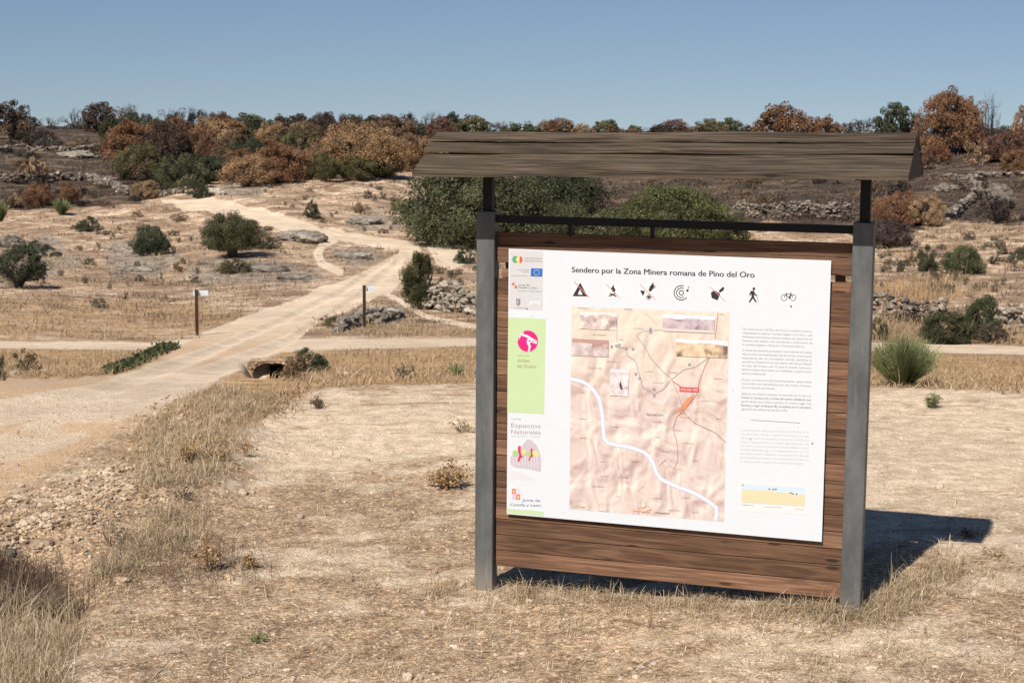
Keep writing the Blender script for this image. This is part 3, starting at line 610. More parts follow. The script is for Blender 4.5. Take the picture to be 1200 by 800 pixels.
T = [ # label, x, ytop, w, r, kind, col, scorch
 ('dark brown scorched oak on the skyline at the far left edge', 15, 114, 40, 205, 'far', DBROWN, .55), ('leafless black tree on the skyline, second from the left edge', 88, 124, 32, 235, 'bare', CHAR, 0),
 ('round dark brown oak on the left skyline', 118, 118, 38, 225, 'far', DBROWN, .4), ('thin half-bare tree just right of the round dark oak', 149, 119, 24, 235, 'sparse', BROWN, .3),
 ('sparse brown tree rising behind the big rust oaks', 203, 125, 28, 240, 'sparse', DBROWN, .5), ('blackened leafless tree with a domed top on the left skyline', 229, 122, 30, 240, 'sparse', CHAR, 0),
 ('small red-brown tree on the skyline above the green oaks', 258, 130, 30, 238, 'far', REDB, 0), ('olive and brown oak at the right of the red-brown one', 291, 131, 38, 215, 'far', OLIVE, .5),
 ('dark brown oak on the skyline behind the rust thicket', 335, 132, 36, 225, 'far', DBROWN, .5), ('small dark tree with a flat crown on the skyline', 352, 132, 24, 240, 'far', DBROWN, .2),
 ('dark oak left of the golden-leaved oak', 378, 130, 30, 228, 'far', DBROWN, .35), ('small green tree peeping over the golden oak', 418, 133, 24, 235, 'far', GREEN, .3),
 ('small dark tree over the golden oak crown', 436, 134, 22, 240, 'far', DBROWN, .2), ('purple-brown tree behind the golden oak', 455, 133, 28, 232, 'far', REDB, .1),
 ('dark grey leafless tree on the middle skyline', 477, 131, 30, 235, 'sparse', CHAR, 0), ('bare bluish-grey tree with fine twigs on the middle skyline', 501, 128, 32, 240, 'bare', CHAR, 0),
 ('red-brown tree left of the green and brown oak above the roof', 517, 135, 32, 220, 'far', REDB, .1), ('small dark green treetop above the left end of the roof', 529, 130, 18, 245, 'far', DGREEN, 0),
 ('green oak with browned right side over the left end of the roof', 554, 132, 46, 205, 'far', OLIVE, .35), ('dark bare scrub tree between two oaks above the roof', 588, 139, 24, 235, 'sparse', DBROWN, .2),
 ('rounded green oak right above the roof ridge', 611, 141, 42, 205, 'far', GREEN, .15), ('rust oak above the roof ridge', 641, 139, 30, 215, 'far', RUST, .1),
 ('brown oak, tallest above the middle of the roof', 657, 136, 32, 222, 'far', BROWN, .4), ('orange-leaved tree above the middle of the roof', 683, 143, 30, 210, 'far', GOLD, .1),
 ('olive oak with pale patches above the roof', 711, 139, 38, 215, 'far', OLIVE, .3), ('small round dark green tree standing alone above the roof', 742, 146, 22, 225, 'far', GREEN, .1),
 ('low grey bare tree above the roof, right of the small green tree', 768, 148, 30, 230, 'sparse', CHAR, 0), ('low brown shrubby tree on the skyline over the middle right of the roof', 795, 153, 30, 222, 'far', BROWN, .2),
 ('olive and brown oak above the right half of the roof', 830, 138, 40, 208, 'far', OLIVE, .55), ('dark green oak overlapping the olive one above the roof', 852, 136, 32, 215, 'far', GREEN, .15),
 ('small dark shrub tree right of the dark green oak', 876, 145, 24, 215, 'far', DBROWN, .2), ('large orange-brown oak above the right part of the roof', 917, 117, 58, 190, 'far', RUST, .3),
 ('low rust oak beside the large orange-brown one', 962, 133, 40, 192, 'far', RUST, .1), ('low dark burnt tree behind the skyline wall', 990, 143, 26, 200, 'sparse', CHAR, 0),
 ('bare dark tree with a brown crown above the skyline wall', 1011, 135, 30, 200, 'sparse', DBROWN, 0), ('grey-green oak left of the big rust tree', 1048, 118, 46, 165, 'far', DGREEN, .1),
 ('big rust-leaved oak behind the right end of the roof', 1103, 100, 66, 137, 'mid', RUST, .25), ('rust oak leaning against the big one, behind the roof end', 1132, 112, 40, 140, 'mid', RUST, .2),
 ('tall burnt tree with bare black twigs at the right', 1156, 104, 42, 141, 'bare', CHAR, 0), ('tan and rust tree cut by the right edge on the skyline', 1199, 122, 30, 150, 'far', TAN, .4),
 ('low dark thorny growth on the skyline near the right edge', 1180, 146, 34, 152, 'sparse', CHAR, 0), ('dark burnt tree at the far left behind the brown one', 38, 136, 24, 240, 'sparse', CHAR, 0),
 ('low charred tree on the left skyline before the leafless one', 62, 136, 26, 240, 'bare', CHAR, 0), ('dark low tree on the left skyline after the thin tree', 172, 132, 26, 240, 'sparse', DBROWN, .2),
 ('dark crown between the golden oak and the dark oak', 398, 142, 26, 225, 'far', DBROWN, .5), ('brown crown low behind the golden oak on its right', 465, 150, 32, 190, 'far', REDB, .2)]
for lb, x, yt, w, r, kd, c, s in T: tree(lb, x, yt, w, r=r, kind=kd, col=c, sc=s)
T2 = [ # by base row
 ('large rust oak at the left of the hillside wood', 150, 137, 62, 187, 'mid', RUST, .3), ('very dark brown scorched oak in the middle of the left wood', 195, 140, 58, 205, 'mid', DBROWN, .15),
 ('olive-brown oak at the lower left of the wood', 163, 164, 52, 214, 'mid', OLIVE, .45), ('small dark green crown at the upper left of the wood', 132, 144, 24, 166, 'far', GREEN, .1),
 ('rust crown behind the scorched dark oak', 232, 146, 38, 190, 'mid', RUST, .2), ('half-scorched green oak with brown flecks, left of the track top', 213, 178, 50, 222, 'mid', GREEN, .35),
 ('green oak right of the half-scorched one above the track', 243, 178, 44, 215, 'mid', DGREEN, .15), ('brown oak below the red-brown skyline tree', 272, 150, 44, 195, 'mid', BROWN, .4),
 ('dark green oak in the middle of the wood', 292, 160, 44, 196, 'mid', DGREEN, .2), ('orange-rust oak low in the wood above the track', 288, 180, 54, 219, 'mid', GOLD, .3),
 ('wide rust-brown oak above the bald slope', 322, 162, 64, 215, 'mid', RUST, .35), ('olive-brown oak behind the wide rust oak', 350, 148, 54, 190, 'mid', OLIVE, .5),
 ('golden-brown low oak left of the largest golden one', 362, 176, 52, 211, 'mid', GOLD, .25), ('large golden-leaved oak on top of the bald slope', 427, 139, 88, 206, 'big1', GOLD, .2),
 ('dark small oak bush at the left foot of the golden oak', 390, 172, 36, 205, 'mid', BROWN, .3), ('brown scrubby oak right of the golden oak', 472, 156, 40, 196, 'mid', BROWN, .35),
 ('tan shrubby oak left of the roof end', 492, 158, 36, 196, 'mid', TAN, .4), ('yellow-green shrub behind the roof\'s left end', 503, 164, 22, 190, 'scrub', YGREEN, 0),
 ('small dark green bush at the track top', 232, 207, 28, 233, 'bush0', DGREEN, 0), ('tan feathery bush below the olive-brown oak', 170, 210, 34, 233, 'mid', TAN, .35),
 ('tan leaning bush on the burnt left slope', 42, 178, 26, 214, 'scrub', TAN, 0), ('rust bush in front of the sooty wall at left', 46, 212, 36, 243, 'mid', RUST, .2),
 ('small rust bush left of the bright green broom', 83, 212, 26, 238, 'mid', RUST, .2), ('pale tan bush at the left edge beside the rust bush', 17, 222, 18, 245, 'scrub', TAN, 0),
 ('rust bush by the skyline scrub behind the roof end', 1098, 168, 26, 190, 'mid', (.17, .075, .042), .2), ('tan bush with dark base on the right burnt slope', 1144, 160, 28, 193, 'scrub', TAN, .2),
 ('wide red-brown bush at the right edge', 1178, 150, 50, 190, 'mid', REDB, .3), ('rust bush at the right edge below the red-brown one', 1190, 172, 30, 206, 'mid', RUST, .2),
 ('rust-leaved bush right behind the right steel post', 1047, 222, 56, 264, 'mid', (.22, .11, .06), .2), ('golden tan bush beside the rust-leaved bush', 1086, 226, 46, 265, 'mid', TAN, .1),
 ('dark grey burnt bush below the rust-leaved bush', 1040, 256, 56, 290, 'mid', (.07, .05, .042), .2), ('dark charred thicket on the burnt slope at right', 1168, 222, 40, 262, 'scrub', CHAR, 0)]
for lb, x, yt, w, yb, kd, c, s in T2: tree(lb, x, yt, w, y=yb, kind=kd, col=c, sc=s, lift=.04, name='holm_oak' if w > 36 else 'oak_bush', cat='tree' if w > 36 else 'bush')
T3 = [
 ('broad dense green oak behind the left end of the roof', 555, 176, 152, 291, 'big0', GREEN, 0, .04), ('green oak behind the left post and roof, darker', 640, 186, 120, 278, 'big1', DGREEN, .02, .04),
 ('low green oak bush seen through the gap above the board', 655, 232, 90, 292, 'big1', GREEN, .02, 0), ('round light green oak seen under the roof', 788, 208, 112, 290, 'big0', (.10, .105, .042), .02, 0),
 ('low olive bush between the two oaks under the roof', 715, 242, 90, 290, 'mid', (.095, .095, .045), .08, 0), ('pale green low bush right of the round light oak', 848, 238, 66, 288, 'bush0', (.10, .10, .042), .05, 0),
 ('single round green oak beside the track with a dark shadow', 273, 244, 72, 302, 'big1', (.085, .082, .04), 0, .13), ('dark small oak bush touching the round oak on its left', 250, 262, 30, 292, 'bush0', DGREEN, 0, 0),
 ('dark round oak bush left of the round oak', 178, 261, 46, 299, 'mid', DGREEN, .05, 0), ('small dark bush above the grey ledges at left', 102, 252, 28, 272, 'bush0', DGREEN, .1, 0),
 ('leaning dark green oak with a long shadow at the left edge', 21, 286, 62, 338, 'mid', DGREEN, .12, .16), ('low dark bush at the left edge above the leaning oak', 45, 280, 40, 300, 'bush0', DGREEN, .2, 0),
 ('tall upright dense green oak bush beside the track', 492, 288, 46, 362, 'cone0', (.062, .062, .026), .03, 0), ('small dark green bush between the tall bush and the left post', 545, 287, 26, 309, 'bush0', DGREEN, 0, 0),
 ('small upright green bush on the bald slope', 366, 233, 18, 256, 'bush0', DGREEN, 0, 0), ('yellow-green rounded broom on the bald slope', 470, 230, 24, 248, 'scrub', YGREEN, 0, 0),
 ('low grey bush on the bald slope', 432, 222, 18, 233, 'scrub', GREY, 0, 0), ('brown low bush on the bald slope below the grey one', 423, 238, 24, 250, 'scrub', BROWN, 0, 0),
 ('low green bush right of the round oak shadow', 312, 277, 40, 292, 'bush0', (.065, .065, .03), .1, 0), ('dark bush in front of the round oak', 275, 302, 44, 320, 'bush0', OLIVE, .2, 0),
 ('grey-green upright bush on the right slope', 1088, 285, 30, 318, 'bush0', (.065, .068, .035), .05, 0), ('bright green round bush on the right slope', 1128, 286, 44, 321, 'mid', (.072, .085, .036), 0, 0),
 ('small grey-green bush left of the upright one on the right slope', 1055, 300, 16, 316, 'scrub', (.09, .09, .06), 0, 0), ('green bush cut by the right edge of the picture', 1200, 282, 18, 306, 'bush0', GREEN, 0, 0),
 ('small dark green bush right of the bright round bush', 1165, 296, 16, 310, 'scrub', DGREEN, 0, 0), ('grey broom tuft below the tan bush at right', 1135, 268, 16, 282, 'scrub', (.12, .1, .065), 0, 0),
 ('bramble thicket with reddish leaves in front of the right wall', 1110, 362, 70, 402, 'mid', (.06, .062, .03), .25, 0), ('tall green climbing shrub in the bramble thicket', 1148, 343, 42, 398, 'mid', (.05, .06, .026), .15, 0),
 ('low purple-brown bush at the right of the bramble thicket', 1162, 376, 44, 402, 'bush0', (.11, .08, .055), .3, 0), ('green shrub close behind the right post', 1030, 372, 26, 398, 'bush0', (.06, .068, .035), .05, 0),
 ('dark low shrub on the wall behind the brambles', 1075, 358, 56, 378, 'scrub', (.10, .075, .05), 0, 0),
 ('green bramble mound over the culvert', 362, 407, 50, 436, 'bush0', (.05, .058, .028), .05, 0), ('dead brown stems hanging beside the culvert mouth', 345, 416, 34, 446, 'scrub', (.17, .11, .06), .3, 0),
 ('green grassy clump at the left of the stone heap', 384, 368, 26, 384, 'scrub', (.12, .12, .05), 0, 0),
 ('grey-green tuft in the field left of the waymark', 116, 346, 24, 361, 'scrub', (.14, .12, .08), 0, 0), ('green tuft at the far left edge of the tan field', 0, 432, 14, 446, 'scrub', (.09, .09, .05), 0, 0),
 ('small grey tuft right of the field tuft', 147, 346, 8, 352, 'scrub', (.10, .09, .05), 0, 0), ('dry brown shrub on the tan field left', 30, 420, 36, 437, 'scrub', (.20, .15, .08), 0, 0),
 ('rounded brown tuft beside the top of the track', 162, 247, 16, 254, 'scrub', BROWN, 0, 0), ('second brown tuft beside the top of the track', 210, 249, 22, 259, 'scrub', (.2, .13, .08), 0, 0)]
for lb, x, yt, w, yb, kd, c, s, lf in T3:
    bush = w < 100 and 'oak' not in lb or 'bush' in lb
    tree(lb, x, yt, w, y=yb, kind=kd, col=c, sc=s, lift=lf, name='bush' if bush else 'holm_oak', cat='bush' if bush else 'tree')

# low filler scrub, individually placed
def scatter_scrub(n, x0, x1, y0, y1, cols_, label, group, seed, wpx, avoid=True, dens=None):
    g = np.random.default_rng(seed); c = 0; tries = 0
    while c < n and tries < n*12:
        tries += 1; x = g.uniform(x0, x1); y = g.uniform(y0, y1)
        P, r = hit(x, y)
        if float(zone_at('path', P[0], P[1])) > .2 or (dens is not None and not dens(x, y)): continue
        w = g.uniform(*wpx)*(.55+.9*g.random()**2); h = w*g.uniform(.35, .7)
        tree(label, x, y-h, w, y=y, kind='scrub', col=cols_[g.integers(len(cols_))], sc=g.choice([0, .3]), name='scrub', cat='bush', group=group, lift=0.); c += 1
scatter_scrub(62, 0, 190, 165, 246, [CHAR, DBROWN, GREY, BROWN, CHAR], 'low charred scrub on the burnt left slope', 'charred scrub on the left slope', 1, (12, 32))
scatter_scrub(62, 860, 1210, 172, 262, [CHAR, DBROWN, GREY, CHAR, BROWN, TAN], 'low charred scrub on the burnt right slope', 'charred scrub on the right slope', 2, (12, 32))
scatter_scrub(36, 0, 240, 262, 345, [GREY, OLIVE, (.16, .12, .075), BROWN], 'small dry scrub on the rocky left slope', 'dry scrub on the left slope', 3, (6, 16))
scatter_scrub(30, 300, 480, 212, 275, [GREY, (.18, .13, .08), BROWN], 'small dry scrub on the bald slope below the wood', 'dry scrub on the bald slope', 4, (6, 14))
scatter_scrub(50, 1030, 1210, 290, 345, [(.20, .16, .10), (.14, .11, .07), GREY], 'small dry scrub on the right slope above the wall', 'dry scrub on the right slope', 5, (8, 20))
scatter_scrub(26, 470, 560, 150, 190, [BROWN, TAN, REDB, OLIVE, CHAR], 'low burnt scrub between the wood and the roof', 'burnt scrub beside the roof end', 6, (10, 22))
scatter_scrub(10, 505, 560, 315, 345, [(.17, .12, .08), GREY], 'dry brown scrub above the tumbled wall', 'dry scrub above the tumbled wall', 8, (14, 26))

def fill_trees(n, x0, x1, r0, r1, hpx, wpx, cols_, label, group, seed, kinds, cat='tree', name='holm_oak', crest=False, yb=None):
    g = np.random.default_rng(seed)
    for i in range(n):
        x = x0+(x1-x0)*(i+g.random())/n; w = g.uniform(*wpx)
        if yb: y = g.uniform(*yb); P, r_ = hit(x, y)
        else: r_ = g.uniform(r0, r1); P, _ = at_r(x, r_); y = float(project(P[None])[1][0])
        if yb and float(zone_at('path', P[0], P[1])) > .1: continue
        tree(label, x, y-g.uniform(*hpx), w, r=r_, kind=kinds[g.integers(len(kinds))], col=cols_[g.integers(len(cols_))], sc=g.choice([0, .2, .4]), name=name, cat=cat, group=group, lift=.02)
fill_trees(17, 130, 500, 0, 0, (30, 44), (34, 52), [BROWN, RUST, DBROWN, OLIVE, GOLD, BROWN, DGREEN], 'scorched brown oak packed into the wood left of the board', 'oaks packed into the left wood', 301, ['mid', 'far'], yb=(168, 190))
fill_trees(11, 250, 480, 0, 0, (26, 38), (34, 46), [BROWN, GOLD, RUST, BROWN, OLIVE], 'leafy brown oak along the lower edge of the wood', 'oaks along the lower edge of the wood', 302, ['mid'], yb=(200, 212))
fill_trees(26, 120, 830, 205, 240, (14, 22), (26, 42), [BROWN, DBROWN, REDB, OLIVE, BROWN, GREEN], 'low brown oak in the continuous skyline wood', 'low oaks along the skyline', 303, ['far'])
fill_trees(44, -10, 840, 225, 262, (5, 11), (16, 34), [CHAR, DBROWN, BROWN, GREY], 'low dark scrub along the skyline', 'scrub along the skyline', 304, ['scrub', 'far'], cat='bush', name='scrub')
fill_trees(22, 840, 1210, 150, 185, (6, 12), (18, 34), [CHAR, DBROWN, BROWN, TAN], 'low dark scrub on the right skyline', 'scrub along the right skyline', 305, ['scrub', 'sparse'], cat='bush', name='scrub')

# green ivy strip on the bank left of the crossing
def strip_bush(label, pts, wpx, hpx, col, n, seed, name='bramble', mat='leaf', card=.03):
    g = np.random.default_rng(seed); P0, r0 = hit(*pts[len(pts)//2]); pos = []
    for _ in range(n):
        t = g.random()*(len(pts)-1); i = int(t); a = np.array(pts[i], float); b = np.array(pts[i+1], float); q = a+(b-a)*(t-i)
        Pq, r = hit(q[0]+g.normal(0, wpx), q[1]+g.normal(0, wpx*.25)); 
        Pq[2] += abs(g.normal(0, .5))*hpx*r/F; pos.append(Pq)
    pos = np.array(pos)-P0; n = len(pos); u = g.normal(size=(n, 3)); u /= np.linalg.norm(u, axis=1)[:, None]; w = np.cross(u, g.normal(size=(n, 3))); w /= np.linalg.norm(w, axis=1)[:, None]
    s = card*g.uniform(.5, 1.3, (n, 1)); Vv = np.stack([pos-u*s, pos-w*s*.6, pos+u*s, pos+w*s*.6], 1).reshape(-1, 3)
    o = link(name, mesh(name, Vv, np.arange(n*4).reshape(-1, 4), M['leaf'], fattr={'v': g.random(n)}), label=label, cat='bush', loc=P0.tolist()); o.color = (*col, .12)
    return o
strip_bush('long dark green bramble trailing down the bank left of the track', [(130, 436), (150, 429), (172, 419), (190, 410), (202, 407)], 5, 6, (.06, .068, .028), 2600, 3, card=.035)

# ------------------------------------------------------------------ grass
def blades(P, h, wd, seed, mat, name, lean=.35, label=None, curve=.5, tone=None, **kw):
    g = np.random.default_rng(seed); n = len(P); a = g.uniform(0, 2*math.pi, n); dr = np.stack([np.cos(a), np.sin(a), np.zeros(n)], -1)
    side = np.stack([-np.sin(a+g.normal(0, .6, n)), np.cos(a), np.zeros(n)], -1); ln = (lean*np.abs(g.normal(1, .6, n)))[:, None]
    up = np.array([0, 0, 1.]); h = h[:, None]; w = wd[:, None]/2
    m1 = P+up*h*.55*(1-.3*np.minimum(ln, 1))+dr*h*ln*.4; tip = P+up*h*np.clip(1-.55*ln, .08, 1)+dr*h*ln*(.9+curve)
    b = P-up*.004
    Vv = np.stack([b-side*w, b+side*w, m1+side*w*.8, m1-side*w*.8, tip+side*w*.25, tip-side*w*.25], 1).reshape(-1, 3)
    i = (np.arange(n)*6)[:, None]; Ff = np.concatenate([i+np.array([0, 1, 2, 3]), i+np.array([3, 2, 4, 5])])
    t = np.tile(np.clip(g.random(n) if tone is None else tone, 0, 1), 2)
    return mesh(name, Vv, Ff, mat, fattr={'v': t})
def px2m(P): return np.hypot(P[:, 0], P[:, 1])/F
def clumped(n, x0, x1, y0, y1, seed, dens, spread=.02, per=6):
    P, x, y = pick_px(n, x0, x1, y0, y1, seed, dens); g = np.random.default_rng(seed+500)
    P = np.repeat(P, per, 0); P[:, :2] += g.normal(0, spread, (len(P), 2)); P[:, 2] = terr(P[:, 0], P[:, 1]); return P
# flat lying litter of straw over the near ground
def litd(x, y):
    sandm = sstep(-30, 30, sdpoly(x, y, [(285, 510), (345, 468), (557, 452), (1200, 463), (1700, 470), (1700, 610), (1060, 600), (800, 600), (430, 560)]))
    rd = sstep(-5, 10, sdpoly(x, y, ROAD))
    return np.clip((.35+.75*sstep(.35, .7, fbm(x/55, y/22, 4, 61)*.5+.5))*(1-.80*sandm)*(1-.95*rd), 0, 1)
P, x, y = pick_px(34000, -80, 1280, 462, 850, 21, litd)
gl = rng; h = gl.gamma(2.2, .0125, len(P))+.008
link('straw_litter', blades(P, h, gl.uniform(.0012, .0028, len(P)), 5, M['straw'], 'straw_litter', lean=1.9, curve=.2), kind='stuff')
P = clumped(1900, -80, 1280, 480, 850, 22, lambda x, y: litd(x, y)*.8*sstep(.4, .62, vnoise(x/40, y/18, 71)), .02, 8)
link('dry_grass', blades(P, gl.gamma(3., .009, len(P))+.01, gl.uniform(.0012, .0026, len(P)), 6, M['straw'], 'dry_grass', lean=.7), kind='stuff')
# tufts along the foot of the board
def line_tufts(pts, n, per, spread, hh, seed, name, mat='straw', lean=.45, wd=(.0014, .003), pspread=6, jx=6):
    g = np.random.default_rng(seed); xs = np.array(pts, float); t = g.random(n)*(len(xs)-1); i = t.astype(int); q = xs[i]+(xs[i+1]-xs[i])*(t-i)[:, None]
    q[:, 0] += g.normal(0, jx, n); q[:, 1] += g.normal(0, pspread, n); d = ray(q[:, 0], q[:, 1]); P = CAM+((H-.03)/-d[:, 2])[:, None]*d
    hb = np.repeat(g.uniform(.35, 1.15, n), per); P = np.repeat(P, per, 0); P[:, :2] += g.normal(0, spread, (len(P), 2)); P[:, 2] = terr(P[:, 0], P[:, 1])
    return link(name, blades(P, hb*g.gamma(5, hh/5, len(P)), g.uniform(*wd, len(P)), seed, M[mat], name, lean=lean), kind='stuff')
line_tufts([(585, 690), (640, 690), (700, 697), (770, 704), (850, 712), (930, 716), (1000, 724), (1040, 722), (1075, 700), (1120, 670)], 210, 26, .03, .062, 31, 'dry_grass_under_board', pspread=8, jx=14, lean=.8)
line_tufts([(900, 722), (960, 726), (1010, 732), (1050, 722), (1080, 700)], 90, 22, .03, .07, 37, 'dry_grass_at_post', pspread=9, lean=.75, jx=12)
line_tufts([(508, 700), (520, 690), (527, 684)], 6, 30, .02, .10, 32, 'straw_tuft', pspread=3)
line_tufts([(1035, 690), (1041, 700)], 2, 5, .02, .17, 33, 'straw_stalks', lean=.12)
# tall dry grass on the bank between track and sand
def tall(n, poly, seed, per, hh, mat, name, wd, lean=.3, nz=.35, spread=.05):
    P_ = np.array(poly, float); x0, y0 = P_.min(0); x1, y1 = P_.max(0)
    Pt = clumped(n, x0, x1, y0, y1, seed, lambda x, y: ((sdpoly(x, y, poly) > 0) & ~((np.abs(x-317) < 25) & (y < 462)))*(nz+(1-nz)*sstep(.3, .6, vnoise(x/14, y/8, seed))), spread, per)
    g = np.random.default_rng(seed); return link(name, blades(Pt, g.gamma(5, hh/5, len(Pt)), g.uniform(*wd, len(Pt)), seed, M[mat], name, lean=lean), kind='stuff')
tall(2000, [(215, 462), (262, 444), (290, 450), (320, 470), (300, 490), (285, 530), (240, 575), (165, 590), (170, 540), (165, 500)], 41, 11, .062, 'straw', 'tall_dry_grass', (.0018, .0036), .8)
tall(1500, [(140, 640), (200, 600), (250, 590), (235, 620), (170, 660), (110, 680)], 42, 9, .055, 'straw', 'bank_grass', (.0014, .003), .6)
tall(520, [(-60, 700), (60, 690), (90, 720), (70, 800), (20, 850), (-60, 850)], 43, 16, .09, 'straw', 'hollow_grass', (.0016, .003), .4, .6, .03)
tall(500, [(-40, 655), (60, 660), (95, 690), (60, 715), (-40, 712)], 44, 22, .09, 'twig', 'dark_grass', (.0016, .003), .4, .6, .03)
tall(700, [(90, 660), (150, 640), (230, 620), (300, 640), (310, 680), (200, 690), (110, 690)], 45, 5, .05, 'twig', 'dead_herbs', (.0015, .003), .9, .3, .05)
# the field strips before and behind the crossing track (real slope, so placed by marching on a coarse set)
def field(n, poly, seed, per, hh, mat, name, wd, lean=.35, nz=.4, spread=.12):
    P_ = np.array(poly, float); x0, y0 = P_.min(0); x1, y1 = P_.max(0); g = np.random.default_rng(seed); pts = []
    xs = g.uniform(x0, x1, n); ys = g.uniform(y0, y1, n); ok = ~((np.abs(xs-316) < 25) & (ys > 410) & (ys < 462)) & (sdpoly(xs, ys, poly) > 0) & (g.random(n) < nz+(1-nz)*sstep(.3, .6, vnoise(xs/18, ys/6, seed)))
    for x, y in zip(xs[ok], ys[ok]): pts.append(hit(x, y)[0])
    Pt = np.repeat(np.array(pts), per, 0); Pt[:, :2] += g.normal(0, spread, (len(Pt), 2)); Pt[:, 2] = terr(Pt[:, 0], Pt[:, 1])
    keep = zone_at('path', Pt[:, 0], Pt[:, 1]) < .35; Pt = Pt[keep]
    return link(name, blades(Pt, g.gamma(5, hh/5, len(Pt)), g.uniform(*wd, len(Pt)), seed, M[mat], name, lean=lean), kind='stuff')
field(1500, [(345, 412), (557, 407), (590, 407), (590, 450), (557, 449), (375, 453), (335, 470), (305, 495), (290, 440)], 51, 14, .07, 'field', 'field_grass', (.005, .010), 1.1, .15)
field(900, [(-20, 410), (190, 413), (172, 434), (90, 445), (-20, 448)], 52, 14, .06, 'field', 'left_field_grass', (.005, .010), 1.1, .15)
field(900, [(1000, 414), (1220, 420), (1220, 462), (1000, 452)], 53, 14, .055, 'field', 'right_field_grass', (.005, .010), 1.1, .15)
field(260, [(-20, 345), (230, 350), (320, 366), (235, 393), (-20, 397)], 54, 10, .045, 'field', 'hill_foot_grass', (.006, .012), 1.1, .1)
field(380, [(1000, 335), (1130, 326), (1160, 340), (1120, 352), (1000, 358)], 55, 12, .20, 'field', 'tall_field_grass', (.008, .016), .25)
field(500, [(300, 395), (350, 393), (557, 386), (557, 395), (380, 396), (480, 375), (557, 388)], 56, 12, .08, 'field', 'crossing_grass', (.008, .014))
field(350, [(1020, 378), (1210, 394), (1210, 404), (1020, 400)], 57, 12, .22, 'field', 'track_edge_grass', (.008, .014))

# low dead growth over the hillside
def cover(n, per, phi0, phi1, r0, r1, cond, seed, mat, name, hh, wd, spread, lean=.9):
    g = np.random.default_rng(seed); p = g.uniform(phi0, phi1, n); r_ = np.exp(g.uniform(math.log(r0), math.log(r1), n)); X_ = np.sin(p)*r_; Y_ = np.cos(p)*r_
    k_ = (zone_at('path', X_, Y_) < .12) & cond(X_, Y_) & (fbm(X_/3.2, Y_/1.6, 3, seed)+.25*g.normal(size=n) > .05); X_, Y_ = X_[k_], Y_[k_]
    P = np.repeat(np.stack([X_, Y_, X_*0], -1), per, 0); sz = np.hypot(P[:, 0], P[:, 1])/60; P[:, :2] += g.normal(0, spread, (len(P), 2)); P[:, 2] = terr(P[:, 0], P[:, 1]); hb = np.repeat(g.uniform(.4, 1.3, len(X_)), per)
    tn = np.clip(np.repeat(g.random(len(X_)), per)*.6+.4*g.random(len(P)), 0, 1)
    link(name, blades(P, hb*g.gamma(4, hh/4, len(P)), g.uniform(*wd, len(P))*np.clip(sz, .6, 2.5), seed, M[mat], name, lean=lean, tone=tn), kind='stuff')
nb_ = lambda X_, Y_: zone_at('burnt', X_, Y_) < .5
cover(8000, 12, -.32, .32, 31, 150, nb_, 71, 'field', 'dead_hillside_growth', .13, (.016, .03), .16)
cover(8000, 12, -.32, .32, 36, 150, nb_, 72, 'twig', 'dark_hillside_growth', .12, (.014, .026), .16)
cover(9000, 12, -.32, .32, 70, 230, lambda a, b_: ~nb_(a, b_), 73, 'twig', 'charred_growth', .26, (.02, .045), .35)

# single dry herbs with shrivelled leaves
def herb(label, x, y, hpx, wpx, seed, leafmat='brown_leaf', nst=14, nl=30, green=False, name='dry_herb', lsz=.011):
    g = np.random.default_rng(seed); P, r = hit(x, y); h = hpx*r/F; w = wpx/2*r/F; root = link(name, None, label=label, cat='plant', loc=P.tolist()); b = MB(); LV = []
    for i in range(nst):
        a = g.uniform(0, 6.28); k_ = g.random()**.6; tip = np.array([math.cos(a)*w*k_, math.sin(a)*w*k_, h*g.uniform(.5, 1)*(1.1-.5*k_)]); mid = tip*.5+np.array([0, 0, h*.12])+g.normal(0, w*.08, 3)
        b.tube([np.zeros(3), mid, tip], [.0022*r/7, .0016*r/7, .0009*r/7], 3, a=g.random())
        for j in range(nl):
            t = g.uniform(.3, 1.); q = (mid*(1-t)*2*t+tip*t*t)+g.normal(0, lsz*r/7, 3); LV.append(q)
    link('stems', b.mesh('stems', M['straw' if not green else 'broom']), root)
    LV = np.array(LV); n = len(LV); u = g.normal(size=(n, 3)); u /= np.linalg.norm(u, axis=1)[:, None]; v = np.cross(u, g.normal(size=(n, 3))); v /= np.linalg.norm(v, axis=1)[:, None]
    s = lsz*r/7*g.uniform(.4, 1.1, (n, 1)); Vv = np.stack([LV-u*s, LV-v*s*.55, LV+u*s, LV+v*s*.55], 1).reshape(-1, 3); Vv[:, 2] = np.maximum(Vv[:, 2], 0)
    link('leaves', mesh('leaves', Vv, np.arange(n*4).reshape(-1, 4), M[leafmat], fattr={'v': g.random(n)}), root)
    return root
herb('golden shrivelled plant close beside the left steel post', 527, 572, 34, 62, 1, nst=26, nl=34, lsz=.009)
herb('tall golden dead plant standing on the brown ground at left', 245, 672, 48, 44, 2, nst=14, nl=34, lsz=.008)
herb('low golden dead plant right of the tall one', 290, 668, 18, 30, 3, nst=10, nl=24, lsz=.008)
herb('small golden dead leaves below the tall dry grass', 256, 541, 20, 34, 4, nst=10, nl=24, lsz=.007)
herb('thin curled dry plant at the left end of the sand', 287, 535, 30, 20, 5, nst=7, nl=16, lsz=.007)
herb('tangled dry plant in the tall grass by the bank', 222, 545, 40, 30, 6, nst=14, nl=26, lsz=.007)
herb('low grey-brown tuft on the far edge of the sand', 373, 479, 16, 24, 7, leafmat='twig', nst=20, nl=12, lsz=.006)
herb('green and brown little plant on the sand right of the right post', 1093, 478, 19, 26, 8, leafmat='broom', nst=26, nl=24, green=True, lsz=.006)
herb('dark dead twigs on the rubble bank by the track', 212, 583, 18, 60, 9, leafmat='twig', nst=16, nl=8, lsz=.007)
